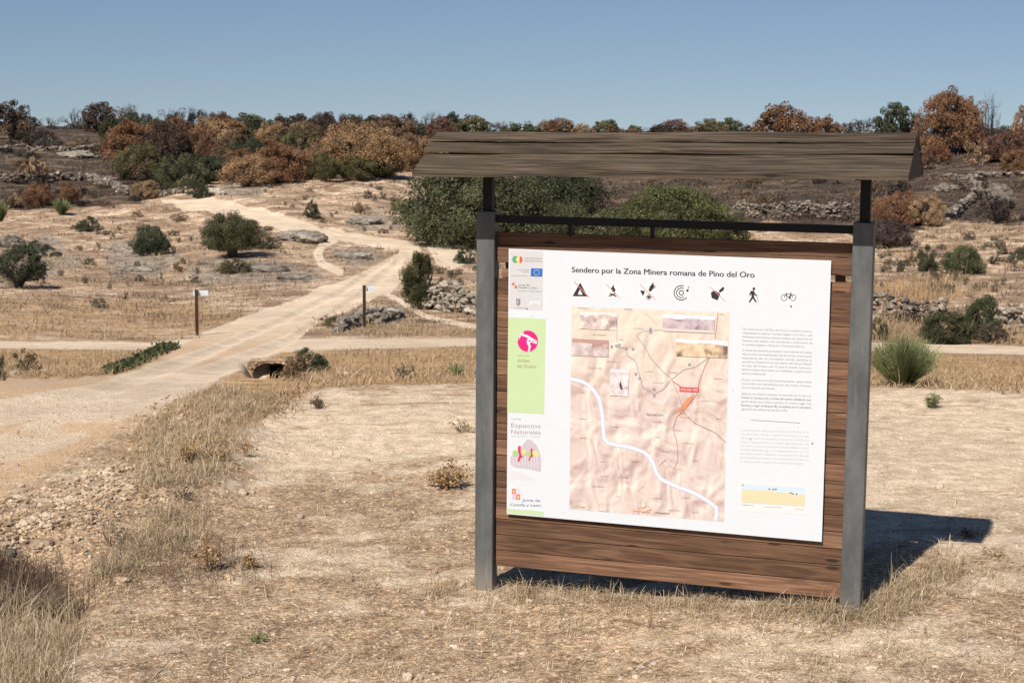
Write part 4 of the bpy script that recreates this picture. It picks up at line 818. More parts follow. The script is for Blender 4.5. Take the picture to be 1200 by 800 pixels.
herb('pale dry plant growing on the rubble bank', 128, 640, 46, 50, 10, leafmat='straw', nst=16, nl=14, lsz=.007)
herb('small pale dead plant at the lower left beside the grass', 78, 722, 30, 26, 11, nst=8, nl=14, lsz=.008)
herb('dry brown shrub in the tan field beside the left post', 473, 443, 17, 40, 12, leafmat='twig', nst=24, nl=14, lsz=.006)
herb('greenish dry tuft close to the left post in the field', 535, 440, 20, 34, 13, leafmat='broom', nst=26, nl=10, green=True, lsz=.005)
herb('thin dark stalk at the far edge of the sand on the right', 1175, 462, 14, 12, 14, leafmat='twig', nst=5, nl=6, lsz=.005)
herb('low dark green weed on the ground at the bottom left', 305, 752, 10, 34, 15, leafmat='broom', nst=12, nl=22, green=True, lsz=.006)
herb('dry tangle in the board\'s shadow at the right', 1135, 630, 12, 26, 16, leafmat='twig', nst=12, nl=14, lsz=.007)
herb('flat dry plant on the sand at the right edge', 1165, 652, 10, 46, 17, leafmat='straw', nst=14, nl=14, lsz=.007)
herb('dry yellowish tuft left of the post far on the sand', 540, 505, 16, 50, 18, leafmat='straw', nst=14, nl=14, lsz=.006)

# green broom bush right of the post
def broom(label, x, y, wpx, hpx, n, seed, mat='broom'):
    g = np.random.default_rng(seed); P, r = hit(x, y); h = hpx*r/F; w = wpx/2*r/F; b = []
    root = link('broom', None, label=label, cat='bush', loc=P.tolist())
    a = g.uniform(0, 6.28, n); k_ = np.sqrt(g.random(n)); bx = np.stack([np.cos(a)*k_*w*.25, np.sin(a)*k_*w*.25, np.zeros(n)], -1)
    tip = np.stack([np.cos(a)*k_*w, np.sin(a)*k_*w, h*(1.02-.32*k_**2)*g.uniform(.65, 1.05, n)], -1); st = g.uniform(0, .6, n)[:, None]
    s0 = bx+(tip-bx)*st; s0[:, :2] = bx[:, :2]+(tip-bx)[:, :2]*st**1.3; m1 = (s0+tip)/2+np.array([0, 0, h*.05]); sd = np.stack([np.sin(a+1.), -np.cos(a+1.), np.zeros(n)], -1)*(.0042*r/24); tip = tip+g.normal(0, 1, (n, 3))*np.array([w*.2, w*.2, h*.09]); m1 = (s0+tip)/2+g.normal(0, w*.05, (n, 3))
    sd = sd*g.uniform(.6, 1.4, (n, 1))
    Vv = np.stack([s0-sd, s0+sd, m1+sd, m1-sd, tip+sd*.3, tip-sd*.3], 1).reshape(-1, 3); i = (np.arange(n)*6)[:, None]
    Ff = np.concatenate([i+np.array([0, 1, 2, 3]), i+np.array([3, 2, 4, 5])])
    link('stems', mesh('broom_stems', Vv, Ff, M[mat], fattr={'v': np.tile(g.random(n)*.75+.25*st[:, 0], 2)}), root)
    return root
broom('green broom bush beside the right steel post', 1057, 453, 78, 58, 2300, 1)
broom('bright green broom on the burnt left slope', 72, 252, 19, 17, 500, 2)
broom('bright green broom cut by the left edge', 0, 260, 18, 22, 500, 3)

# ------------------------------------------------------------------ culvert
Pc, rc = at_r(316, 21.72)
z_top = float(terr(*at_r(316, 21.95)[0][:2]))-.012
cul = link('culvert', None, label='dark culvert mouth under the edge of the track, beside the bramble', cat='culvert', loc=(Pc[0], Pc[1], z_top), rot=(0, 0, -math.atan2(Pc[0], Pc[1])))
b = MB(); wv = .24; hv = .36; n = 10; prof = [(-wv, -hv-.1)]+[(-wv*math.cos(math.pi*i/n), -.12+.12*math.sin(math.pi*i/n)) for i in range(n+1)]+[(wv, -hv-.1)]
for i in range(len(prof)-1):
    (a0, z0), (a1, z1) = prof[i], prof[i+1]
    b.add([(a0, -.02, z0), (a1, -.02, z1), (a1, .6, z1-.14), (a0, .6, z0-.14)], [(0, 1, 2, 3)])
b.add([(x_, .6, z_-.14) for x_, z_ in prof], [tuple(range(len(prof)))]); b.add([(-wv, -.02, -hv-.08), (wv, -.02, -hv-.08), (wv, .6, -hv-.08), (-wv, .6, -hv-.08)], [(0, 1, 2, 3)])
link('tunnel', b.mesh('tunnel', M['tube']), cul)
zt_ = float(terr(*at_r(316, 21.95)[0][:2]))-z_top+.012; b = MB(); cen = np.array([0, -.2])
for i in range(len(prof)-1):
    A_, B_ = np.array(prof[i]), np.array(prof[i+1]); o1 = A_+(A_-cen)*1.1; o2 = B_+(B_-cen)*1.1
    o1 = [np.clip(o1[0], -.31, .31), min(o1[1], zt_)]; o2 = [np.clip(o2[0], -.31, .31), min(o2[1], zt_)]
    if i == 0: o1 = [-.31, A_[1]]
    if i == len(prof)-2: o2 = [.31, B_[1]]
    b.add([(A_[0], -.03, A_[1]), (B_[0], -.03, B_[1]), (o2[0], -.05, o2[1]), (o1[0], -.05, o1[1])], [(0, 1, 2, 3)])
b.box((-.27, -.045, zt_-.022), (.27, .30, zt_-.006), jit=.006)
link('headwall', b.mesh('headwall', M['ground']), cul)
pos = []
for i in range(130):
    t = rng.random(); j = int(t*(len(prof)-1)); q = np.array(prof[j])+(np.array(prof[j+1])-np.array(prof[j]))*(t*(len(prof)-1)-j); nrm = q-np.array([0, -.2]); nrm = nrm/(np.linalg.norm(nrm)+1e-6)
    q = q+nrm*rng.uniform(.02, .06); pos.append([q[0], rng.uniform(-.03, .08), min(q[1], .0)])
v_, f_, a_ = stones(np.array(pos), rng.uniform(.018, .036, 130), .7, 77); link('stone_rim', mesh('stone_rim', v_, f_, M['rubble'], fattr={'v': a_}), cul)

# ------------------------------------------------------------------ waymark posts
def waymark(label, x, y, ytop, plate, seed):
    P, r = hit(x, y); h = (y-ytop)*r/F; k = r/F
    root = link('waymark', None, label=label, cat='signpost', loc=P.tolist(), rot=(0, 0, -math.atan2(P[0], P[1])))
    b = MB(); w = 1.9*k; b.box((-w, -w, -.1), (w, w, h)); link('post', b.mesh('post', M['markerwood']), root)
    b = MB(); x0, x1, y0, y1 = plate; b.box(((x0-x)*k, w*1.02, (y-y1)*k), ((x1-x)*k, w*1.02+.012, (y-y0)*k)); pl = link('sign_plate', b.mesh('sign_plate', M['whitepaint']), root)
    b = MB(); g = np.random.default_rng(seed); xm = (x0+x1)/2+2-x
    b.add([((xm-1.6)*k, w*1.02-.003, (y-y0-4.5)*k), ((xm-.2)*k, w*1.02-.003, (y-y0-4.5)*k), ((xm-.9)*k, w*1.02-.003, (y-y0-1.8)*k)], [(0, 1, 2)])
    b.add([((xm+1)*k, w*1.02-.003, (y-y0-4.2)*k), ((xm+3)*k, w*1.02-.003, (y-y0-4.2)*k), ((xm+3)*k, w*1.02-.003, (y-y0-3.2)*k), ((xm+1)*k, w*1.02-.003, (y-y0-3.2)*k)], [(0, 1, 2, 3)])
    link('printed_marks', b.mesh('printed_marks', M['paleink']), pl)
M['whitepaint'] = flat('white_sheet', (.585, .61, .64), .45, .3); M['paleink'] = flat('pale_ink', (.50, .55, .62))
waymark('left trail post with a white plate behind it, beside the track', 231, 393.5, 340.5, (227, 244.5, 341, 347), 1)
waymark('right trail post with a small white plate, by the stone heap', 427, 384, 334, (429.5, 439.5, 335, 341), 2)

# ------------------------------------------------------------------ notice board
TH = .3262; X0, Y0 = -.1543, 7.2353; ct, st_ = math.cos(TH), math.sin(TH); ZR = .0844
nb = link('notice_board', None, label='large roofed timber and steel notice board with a trail map', cat='notice board', loc=(X0, Y0, 0), rot=(0, 0, -TH))
Wp, AR, ZT = .0811, 1.6521, 1.6477; Dp = .066
def bevel(o, w=.003, s=2):
    mo = o.modifiers.new('bevel', 'BEVEL'); mo.width = w; mo.segments = s; mo.limit_method = 'ANGLE'; return o
for a0 in (0, AR-Wp):
    b = MB(); b.box((a0, 0, -.15), (a0+Wp, Dp, ZT)); bevel(link('post', b.mesh('post', M['metal']), nb), .004)
    ac = a0+Wp*.5; b = MB(); b.box((ac-.02, .022, ZT+.0005), (ac+.02, .058, 1.875)); link('roof_bracket', b.mesh('roof_bracket', M['black']), nb)
b = MB(); b.box((Wp+.001, .018, 1.600), (AR-Wp-.001, .048, 1.632))
for a_ in (.405, .755): b.box((a_-.008, .024, 1.555), (a_+.008, .042, 1.5995))
link('top_rail', b.mesh('top_rail', M['black']), nb)
# planked back: face at local y .035, tongue and groove boards
b = MB(); yf = .035; g = np.random.default_rng(3); a0, a1 = Wp+.001, AR-Wp-.001
def plank(b, a0, a1, z0, z1, y0, y1, v): b.box((a0, y0, z0+.0012), (a1, y1, z1-.0014), v)
for z0, z1 in ((1.504, 1.562), (1.431, 1.504)): plank(b, a0, a1, z0, z1, yf-.004, yf+.02, g.random())
z = 1.405; plank(b, a0+.02, a1-.004, 1.366, 1.405, yf+.004, yf+.02, g.random()); z = 1.366
nbd = 18; hgt = (1.366-.114)/nbd
for i in range(nbd): plank(b, a0, a1, z-hgt*(i+1), z-hgt*i, yf+g.uniform(-.0012, .0012), yf+.02, g.random())
bevel(link('plank_back', b.mesh('plank_back', M['panelwood']), nb), .0018, 1)
for q0 in (a0+.03, a1-.07): b = MB(); b.box((q0, yf+.0225, .13), (q0+.04, yf+.035, 1.55)); link('batten', b.mesh('batten', M['panelwood']), nb)
# roof
RA0, RA1, RZ, EZ, RT_ = -.1907, 1.8014, 1.9609, 1.7984, .0273
roof = link('roof', None, nb) if False else None
def rz(a): return RT_*(a-RA0)/(RA1-RA0)
EB, RB = .25, -.0401            # eave and ridge distance towards the camera (b = -local y)
EBK = 2*RB-EB
def slope_boards(sign, nm):
    e = EB if sign > 0 else EBK
    for i in range(3):
        t0, t1 = [(0.0, .29), (.24, .55), (.50, 1.0)][i]
        b = MB(); vs = []; n = 14; g = np.random.default_rng(i+(10 if sign < 0 else 0)); rv = g.random()
        for k in range(n+1):
            a = RA0+(RA1-RA0)*k/n
            warp = .003*math.sin(k*.9+i*2)+g.normal(0, .0006)
            for (t, up_) in ((t0, .012), (t1, (.036, .033, .020)[i]), (t1, (.023, .0205, .001)[i]), (t0, -.004)):
                bb = RB+(e-RB)*t; zz = RZ+(EZ-RZ)*t+rz(a)+up_+warp
                if t == t0 == 0: bb += 0
                ab = a
                vs.append((ab, -bb, zz))
        Fc = []
        for k in range(n):
            for j in range(4): Fc.append((k*4+j, k*4+(j+1) % 4, (k+1)*4+(j+1) % 4, (k+1)*4+j) if sign > 0 else (k*4+j, (k+1)*4+j, (k+1)*4+(j+1) % 4, k*4+(j+1) % 4))
        Fc += [(0, 1, 2, 3), (n*4+3, n*4+2, n*4+1, n*4)]
        b.add(vs, Fc, rv); link('roof_board', b.mesh('roof_board', M['roofwood']), nb)
slope_boards(1, 'front'); slope_boards(-1, 'back')
for a in (RA0+.10, AR-Wp*.5, RA1-.012):
    b = MB(); d = .02; tri = [(-EB+.03, EZ-.004), (-EBK-.03, EZ-.004), (-RB, RZ-.012)] if a < AR else [(-EB+.006, EZ-.003), (-EBK-.006, EZ-.003), (-RB, RZ-.005)]
    b.add([(a-d/2, y_, z_+rz(a)) for y_, z_ in tri]+[(a+d/2, y_, z_+rz(a)) for y_, z_ in tri], [(0, 2, 1), (3, 4, 5), (0, 1, 4, 3), (1, 2, 5, 4), (2, 0, 3, 5)]); link('gable_board', b.mesh('gable_board', M['roofwood']), nb)

# ---- the printed sheet
SY = .015; SA0, SA1, SZ0, SZ1 = .1401, 1.4881, .352, 1.4925
ex = np.array([ct, -st_, 0]); ey = np.array([st_, ct, 0]); O = np.array([X0, Y0, 0])
def PB(x, y):
    """photo pixel -> (a, z) on the sheet plane"""
    d = ray(x, y); p0 = O+ey*SY; t = ((p0-CAM)@ey)/(d@ey); Pq = CAM+t*d-O; return np.array([Pq@ex, Pq[2]])
b = MB(); b.box((SA0, SY, SZ0), (SA1, SY+.004, SZ1)); sheet = link('printed_panel', b.mesh('printed_panel', M['whitepaint']), nb)
b = MB()
for a_ in (SA0+.05, (SA0+SA1)/2, SA1-.05):
    for z_ in (SZ0+.05, SZ1-.05): b.box((a_-.01, SY+.0045, z_-.01), (a_+.01, yf-.0055, z_+.01))
link('spacer', b.mesh('spacer', M['black']), nb)
INK = {}
def ink(c):
    if c not in INK: INK[c] = flat('printed_ink', tuple(v*.76 for v in c), .5, .3)
    return INK[c]
class Art:
    def __init__(s, name, parent=None): s.nm = name; s.b = MB(); s.mats = []
    def mi(s, c):
        m_ = ink(c) if isinstance(c, tuple) else c
        if m_ not in s.mats: s.mats.append(m_)
        return s.mats.index(m_)
    def poly(s, pts, c, L=1):
        P = [PB(*p) for p in pts]; s.b.add([(p[0], SY-.0004*L, p[1]) for p in P], [tuple(range(len(P)))], 0, s.mi(c)); return s
    def rect(s, x0, y0, x1, y1, c, L=1, sk=.035): return s.poly([(x0, y0), (x1, y0+(x1-x0)*sk), (x1, y1+(x1-x0)*sk), (x0, y1)], c, L)
    def disc(s, x, y, r, c, L=1, n=24, ry=None): return s.poly([(x+r*math.cos(2*math.pi*i/n), y+(ry or r)*math.sin(2*math.pi*i/n)) for i in range(n)], c, L)
    def ring(s, x, y, r, w, c, L=1, a0=0, a1=360, n=24):
        A = [math.radians(a0+(a1-a0)*i/n) for i in range(n+1)]; return s.line([(x+r*math.cos(q), y+r*math.sin(q)) for q in A], w, c, L)
    def line(s, pts, w, c, L=1):
        P = np.array([PB(*p) for p in pts]); w = w/290./2*(7.0/7.0); n = len(P); vs = []
        for i in range(n):
            t = P[min(i+1, n-1)]-P[max(i-1, 0)]; t = t/(np.linalg.norm(t)+1e-9); q = np.array([-t[1], t[0]])*w
            vs += [(P[i][0]+q[0], SY-.0004*L, P[i][1]+q[1]), (P[i][0]-q[0], SY-.0004*L, P[i][1]-q[1])]
        s.b.add(vs, [(2*i, 2*i+1, 2*i+3, 2*i+2) for i in range(n-1)], 0, s.mi(c)); return s
    def text(s, txt, x0, y0, x1, c, cap=None, y1=None, L=1, bold=0., hscale=None):
        cu = bpy.data.curves.new('t', 'FONT'); cu.body = txt; cu.size = 1; cu.resolution_u = 3; cu.offset = bold
        ob = bpy.data.objects.new('t', cu); COL.objects.link(ob); bpy.context.view_layer.update()
        me = bpy.data.meshes.new_from_object(ob.evaluated_get(bpy.context.evaluated_depsgraph_get()))
        V_ = np.array([v.co[:2] for v in me.vertices]); Fs = [tuple(p.vertices) for p in me.polygons]
        bpy.data.objects.remove(ob); bpy.data.curves.remove(cu); bpy.data.meshes.remove(me)
        if len(V_) == 0: return s
        x_min, x_max = V_[:, 0].min(), V_[:, 0].max(); y1 = y0+(x1-x0)*.030 if y1 is None else y1
        A = PB(x0, y0); B = PB(x1, y1); U = (B-A)/(x_max-x_min)
        vv = np.array([-U[1], U[0]]); vv = vv/np.linalg.norm(vv); vv = np.array([0., 1.]); capm = (cap/290.)/.69 if cap else np.linalg.norm(U)
        P = A+(V_[:, :1]-x_min)*U+V_[:, 1:]*vv*capm
        s.b.add(np.stack([P[:, 0], np.full(len(P), SY-.0004*L), P[:, 1]], -1), Fs, 0, s.mi(c)); return s
    def end(s, label=None):
        o = link(s.nm, s.b.mesh(s.nm, s.mats), sheet)
        if label: o['label'] = label
        return o
DK = (.035, .035, .04); GRYT = (.30, .30, .31); FNT = (.60, .60, .61); SHG = (.68, .67, .67); GRN = (.59, .74, .42); PNK = (.80, .02, .22); ORG = (.75, .22, .09); LIL = (.62, .55, .60); RED = (.62, .05, .05)
Art('title_lettering').text('Sendero por la Zona Minera romana de Pino del Oro', 670, 319, 884, DK, cap=6.6, y1=325.3).text('Sendero por la Zona Minera romana de Pino del Oro', 670.4, 319, 884.4, DK, cap=6.6, y1=325.3, L=2).end()
PX = [(680, 339), (718.5, 340), (759, 342), (799.5, 342.5), (841, 344), (882, 346), (924, 347.5)]
WB = (.86, .86, .86)
def picto(i):
    x, y = PX[i]; A = Art('pictogram'); A.rect(x-10, y-9.5, x+10, y+9.5, WB, 1, .03); return A, x, y
def P_(x, y, pts): return [(x+a, y+b_) for a, b_ in pts]
A, x, y = picto(0); A.poly(P_(x, y, [(-9, 8), (0, -8), (8.5, 8.3), (4, 8.2), (-.4, 0), (-3, 6), (4.5, 6.3), (4.8, 8.2)]), DK, 2); A.line(P_(x, y, [(-7, -9), (10, 9)]), 1., (.75, .25, .28), 3); A.end('crossed-out tent pictogram')
A, x, y = picto(1); A.poly(P_(x, y, [(-1, 2), (-2.5, -2), (1, -7), (1, -3), (3, -1), (1.5, 3)]), DK, 2); A.line(P_(x, y, [(-5, 7), (3, 4)]), 1.4, DK, 2); A.line(P_(x, y, [(-4, 3.5), (4, 7.5)]), 1.4, DK, 2); A.line(P_(x, y, [(-9, -8), (8, 9)]), .8, (.75, .3, .33), 3); A.end('crossed-out campfire pictogram')
A, x, y = picto(2)
A.poly(P_(x, y, [(-9, -2), (-3, -1), (-5.5, 5)]), DK, 2)
for q in range(4): A.line(P_(x, y, [(1.5*1-3.6*math.cos(q*math.pi/4), 6-3.6*math.sin(q*math.pi/4)), (1.5+3.6*math.cos(q*math.pi/4), 6+3.6*math.sin(q*math.pi/4))]), .9, DK, 2)
A.poly(P_(x, y, [(1, -2), (3, -7), (6, -9), (7.5, -7), (6, -3), (3, 0)]), DK, 2)
for q in range(4): A.line(P_(x, y, [(4+q*.8, -7+q*.9), (6.5+q*1.0, -11+q*1.7)]), .9, DK, 2)
A.line(P_(x, y, [(-9, -9), (9, 9)]), .8, (.75, .3, .33), 3); A.end('crossed-out flower picking pictogram')
A, x, y = picto(3)
for rr_, a0_, a1_ in ((2.6, 0, 360), (5.6, 60, 300), (8.4, 40, 290)): A.ring(x-1, y+.5, rr_, 1.1, DK, 2, a0_, a1_)
A.disc(x+6, y-2, 1.4, DK, 2); A.line(P_(x, y, [(7, -2), (7, -7), (9, -6)]), .8, DK, 2); A.end('noise rings pictogram')
A, x, y = picto(4); A.poly(P_(x, y, [(-8, -1), (-4, -4), (3, 0), (0, 8), (-7, 5)]), DK, 2); A.poly(P_(x, y, [(1, -3), (6, -8), (8, -7), (7, -4), (3, -1)]), DK, 2); A.line(P_(x, y, [(-9, -8), (9, 9)]), .8, (.75, .3, .33), 3); A.end('crossed-out litter pictogram')
A, x, y = picto(5); A.disc(x+1.5, y-7.6, 1.7, DK, 2); A.poly(P_(x, y, [(-2.5, -5), (1.5, -5.6), (3, -2), (5.5, 0), (4.8, 1), (1.6, -.6), (1.8, 2), (5, 8), (3.2, 8.3), (.3, 3.6), (-3, 8.3), (-4.8, 7.9), (-1.3, 2), (-1.6, -2), (-3, .5), (-4, 0)]), DK, 2); A.line(P_(x, y, [(5.2, 0), (6.8, 8)]), .5, DK, 2); A.end('walker pictogram')
A, x, y = picto(6)
for q in (-5.2, 5.2): A.ring(x+q, y+1.2, 3.5, .7, DK, 2)
A.line(P_(x, y, [(-5.2, 1.2), (-2.5, -3), (3, -3), (5.2, 1.2)]), .8, DK, 2); A.line(P_(x, y, [(-2.5, -3), (0, 1.4), (3, -3)]), .8, DK, 2); A.line(P_(x, y, [(3.2, -3), (2.6, -4.8), (4.2, -4.8)]), .7, DK, 2); A.line(P_(x, y, [(-3.8, -4), (-1.8, -4)]), .8, DK, 2)
A.poly(P_(x, y, [(-.5, 1), (2, -.6), (3.2, 1.2), (1, 2.4)]), DK, 2); A.end('bicycle pictogram')
# logo column
A = Art('logo_strip'); A.poly([(597.8, 293.3), (636.5, 294.8), (636, 363.8), (596.8, 362)], SHG); 
A.poly([(602, 300), (606, 300), (606, 308), (602, 308), (600, 304)], (.12, .42, .2), 2); A.poly([(606, 300), (609, 300), (609, 308.3), (606, 308)], (.85, .72, .2), 2); A.poly([(609, 300), (611.5, 301), (612.6, 304.5), (611, 308), (609, 308.3)], (.75, .12, .10), 2); A.disc(606.3, 304.2, 1.6, (.86, .80, .5), 3)
for i, (xa, xb, yy) in enumerate(((614.5, 635.5, 303.4), (614.5, 635.5, 306.4))): A.text(['FONDO EUROPEO AGRICOLA', 'EUROPA INVIERTE EN RURAL'][i], xa, yy, xb, GRYT, cap=1.7, L=2)
A.text('UNION EUROPEA', 606, 316.5, 620, GRYT, cap=1.3, L=2); A.text('FEADER', 612, 319.2, 620, GRYT, cap=1.3, L=2); A.text('Europa invierte en las zonas rurales', 599.5, 323.3, 619, GRYT, cap=1.3, L=2)
A.poly([(622.2, 314.3), (635.8, 314.7), (635.6, 324.2), (622.0, 323.8)], (.03, .16, .58), 2)
for q in range(12): A.disc(629+3.1*math.cos(q*math.pi/6), 319.3+3.1*math.sin(q*math.pi/6), .5, (.75, .72, .35), 3, 6)
A.poly([(600.3, 331), (603, 331.1), (603, 334.3), (600.3, 334.2)], (.75, .15, .10), 2); A.poly([(603.2, 334.6), (606, 334.7), (606, 338), (603.2, 337.9)], (.55, .2, .12), 2)
A.text('Junta de', 607.5, 334.6, 620.5, DK, cap=1.9, L=2); A.text('Castilla y León', 607.5, 337.6, 629, DK, cap=2.0, L=2); A.text('Consejería de Medio Ambiente', 607, 341.3, 635, GRYT, cap=1.4, L=2)
A.poly([(605, 351), (609.8, 351.2), (609.8, 356), (607.4, 359), (605, 356)], (.30, .27, .30), 2); A.poly([(605, 349), (607.4, 350.4), (609.8, 349.2), (609.6, 351), (605.2, 351)], (.55, .3, .2), 2); A.poly([(606, 352.5), (607.2, 352.5), (607.2, 355.5), (606, 355.5)], (.65, .6, .6), 3); A.text('AYUNTAMIENTO', 602, 361.2, 616, GRYT, cap=1.1, L=2)
A.poly([(620.5, 352.5), (633, 353), (632.8, 358.5), (620.3, 358)], (.84, .80, .80), 2); A.text('Adata', 622, 357, 631, (.75, .45, .45), cap=2.2, L=3); A.end()
A = Art('green_banner'); A.poly([(595.6, 371.6), (639.6, 373.8), (637.6, 485), (594.4, 483)], GRN)
A.disc(618.5, 399.6, 12, PNK, 2, 36, 12.5)
A.poly([(607, 394), (610, 390), (614, 389), (613, 391), (618, 392.5), (624, 396), (629.5, 399.5), (629, 403), (626, 402), (622.5, 400.5), (621, 402.5), (622.3, 406), (620.5, 411.8), (618.5, 411.8), (619.8, 406.5), (617.5, 402), (617.5, 398.5), (619, 396), (614, 394), (611, 393.5), (609, 396.5)], (.86, .80, .83), 3)
A.disc(620.8, 399.3, 1.1, PNK, 4, 10); A.line([(623, 398.5), (628.5, 401)], .5, PNK, 4); A.disc(607.6, 397.4, .8, (.86, .8, .83), 3, 8); A.line([(611, 391), (612, 394.5)], .5, PNK, 4); A.line([(608, 393), (611, 394)], .5, PNK, 4)
OLV = (.40, .34, .16); A.text('PARQUE NATURAL', 606, 417, 621, OLV, cap=1.2, L=2); A.text('Arribes', 606.5, 424, 620.5, OLV, cap=4.2, L=2); A.text('del Duero', 606, 430.6, 628.5, OLV, cap=4.2, L=2); A.end()
A = Art('network_logo'); PL = (.45, .32, .38); A.text('red de', 599.5, 491.3, 610.5, PL, cap=2, L=1); A.text('Espacios', 599, 500.4, 633.5, PL, cap=5.3); A.text('Naturales', 599, 507.9, 633.5, PL, cap=5.3); A.text('DE CASTILLA Y LEÓN', 599.5, 511.3, 633, PL, cap=1.2)
A.poly([(598.3, 541), (598.6, 535), (604, 530), (610, 527), (614, 519), (618.5, 514.3), (623, 515.5), (628.5, 521), (632.5, 530), (634, 537), (633.6, 553), (622, 549.5), (605, 547.5), (599, 545)], LIL)
A.disc(603.8, 530.5, 3.3, (.42, .66, .22), 2); A.disc(619.5, 531.5, 2.8, (.42, .66, .22), 2); A.disc(614, 529, 3., (.85, .70, .30), 2); A.disc(627.8, 531.5, 3.6, (.78, .75, .28), 2)
A.poly([(607.5, 522), (610.5, 522.5), (610, 528), (611, 533), (613.5, 535), (610, 536.5), (608.5, 541), (606.5, 540), (608.5, 533), (606.8, 527)], (.75, .04, .10), 3)
A.poly([(622, 525), (624.5, 525.5), (623.5, 529.5), (624.8, 534), (621.8, 536.2), (620.5, 539.8), (618.8, 538.8), (622.3, 532.5), (621.8, 528)], (.75, .04, .10), 3)
for q in range(9): A.line([(601.5+q*3.5, 535), (601.8+q*3.5, 545.5+q*.3)], .9, (.80, .78, .79), 2)
A.poly([(598.3, 552), (612, 553.5), (628, 562.5), (598.2, 561.5)], (.76, .75, .76)); A.end()
A = Art('government_logo')
for (xa, ya, c) in ((600, 572.3, ORG), (605, 578.9, ORG), (604.8, 572.4, (.80, .68, .76)), (600.1, 578.8, (.74, .58, .72))): A.poly([(xa, ya), (xa+4.5, ya+.2), (xa+4.4, ya+6.2), (xa-.1, ya+6)], c)
for (xa, ya) in ((601.2, 574), (606.2, 580.6)): A.poly([(xa, ya+3), (xa, ya+.6), (xa+.8, ya), (xa+1.6, ya+.6), (xa+2.4, ya), (xa+2.4, ya+3)], (.85, .6, .4), 2)
A.text('Junta de', 612, 587, 633, DK, cap=3.2); A.text('Castilla y León', 597.8, 592.3, 633.5, DK, cap=3.2)
A.poly([(593.7, 595.5), (637.2, 599.2), (637.1, 604.2), (593.6, 600.4)], GRN); A.end()
# map
def mat_map():
    g = NG('relief_map_print'); P = g.coord('Object'); sc = 8.
    def nz(off):
        mp = g.n('ShaderNodeMapping'); g.l(P, mp.inputs[0]); mp.inputs['Location'].default_value = off; mp.inputs['Scale'].default_value = (1.15, 1, .85)
        return g.noise(mp.outputs[0], sc, 5, .5, .6)
    d = g.m2('SUBTRACT', nz((0, 0, 0)), nz((.012, 0, -.012)))
    c = g.mix(g.m2('MULTIPLY_ADD', d, 4.4, .52, True), (.42, .30, .27), (.72, .63, .555))
    sp = g.n('ShaderNodeSeparateXYZ'); g.l(P, sp.inputs[0]); c = g.mix(g.rng(sp.outputs[2], .8, 1.25, .0, .55), c, (.66, .58, .46))
    g.b.inputs['Specular IOR Level'].default_value = .3
    return g.done(c, .5)
A = Art('map'); A.poly([(669.8, 359.3), (855.3, 366.2), (848.2, 611), (667.2, 596.3)], mat_map(), 1)
RIV = [(669, 443.5), (681.7, 446.7), (690, 451), (696, 457.5), (702, 466.7), (704, 476), (706, 487), (706.8, 499), (708, 513.5), (712.6, 519), (722, 521), (732.5, 522.6), (744, 525.5), (754.3, 529.5), (761, 535), (765.5, 543), (768, 551), (774, 560.7), (785, 566), (797.8, 571.5), (808, 575), (817.8, 579.5), (830, 587), (839.5, 594.5), (840, 602), (838, 609.8)]
A.line(RIV, 5.6, (.62, .60, .68), 2); A.line(RIV, 4., (.80, .83, .90), 3)
RD = (.50, .27, .20); GP = (.38, .33, .32)
for pts, c, w in (([(841.7, 366), (840, 380), (838, 397)], RD, .8), ([(832.5, 417), (826.7, 428), (822, 440), (819, 450), (816, 463), (805, 476.7), (800.5, 482)], RD, .8), ([(800.5, 482), (793.3, 488), (788.7, 502.6), (792, 512), (794, 522.6), (794.5, 539), (789.6, 549.8)], RD, .7),
                  ([(800.5, 482), (806, 488), (814, 495.4), (826, 501), (837.7, 506.3), (850.4, 518)], RD, .8), ([(745.8, 393), (756.7, 408), (763, 420), (776.7, 435), (787.5, 444), (776.7, 456.7), (766.7, 461.7), (753, 453), (748, 433), (745, 423), (735.8, 416.7), (733, 408), (723, 406.7)], GP, .7),
                  ([(787.5, 444), (801.7, 433), (815, 430), (832, 418)], GP, .6), ([(787.5, 444), (795, 462), (801, 480)], GP, .6), ([(745.8, 393), (753, 388), (777, 386)], (.6, .5, .42), .5), ([(756, 366), (770, 380)], (.6, .5, .42), .5), ([(723, 380), (723, 402)], (.6, .5, .42), .5),
                  ([(789.6, 549.8), (784, 545), (780, 550), (775, 541), (781, 538), (772, 546)], (.6, .4, .31), .5), ([(750, 598), (752, 585), (748, 575), (755, 568)], (.75, .5, .42), .5)): A.line(pts, w, c, 4)
for x, y in ((717, 406), (726, 404), (734, 408), (742, 409), (745.5, 438), (749.5, 443), (766.7, 456), (766.7, 463.5), (762.5, 389), (808, 427), (762.5, 385.5), (722.5, 405)): A.disc(x, y, 1.5, (.12, .10, .25), 5, 10); A.disc(x, y, .8, (.75, .72, .75), 6, 8)
OG = (.80, .33, .17)
A.poly([(805, 466), (814, 462), (808, 472), (801, 481), (797, 484), (799, 475)], OG, 4)
for pts in ([(789, 481), (800, 480)], [(793, 477), (799, 480)], [(797, 488), (809, 490)], [(795, 486), (803, 484)], [(742, 598), (762, 600)], [(748, 595), (757, 594)], [(752, 601), (764, 596)], [(790, 484), (797, 482)]): A.line(pts, .8, OG, 4)
A.ring(758, 597, 4.5, .4, OG, 4); A.line([(788, 446), (798, 453)], .7, RED, 5); A.poly([(796.5, 453), (819.5, 454.2), (819.3, 459.6), (796.3, 458.4)], (.72, .10, .10), 5); A.text('PINO DEL ORO', 798, 457.4, 818, WB, cap=2.6, L=6)
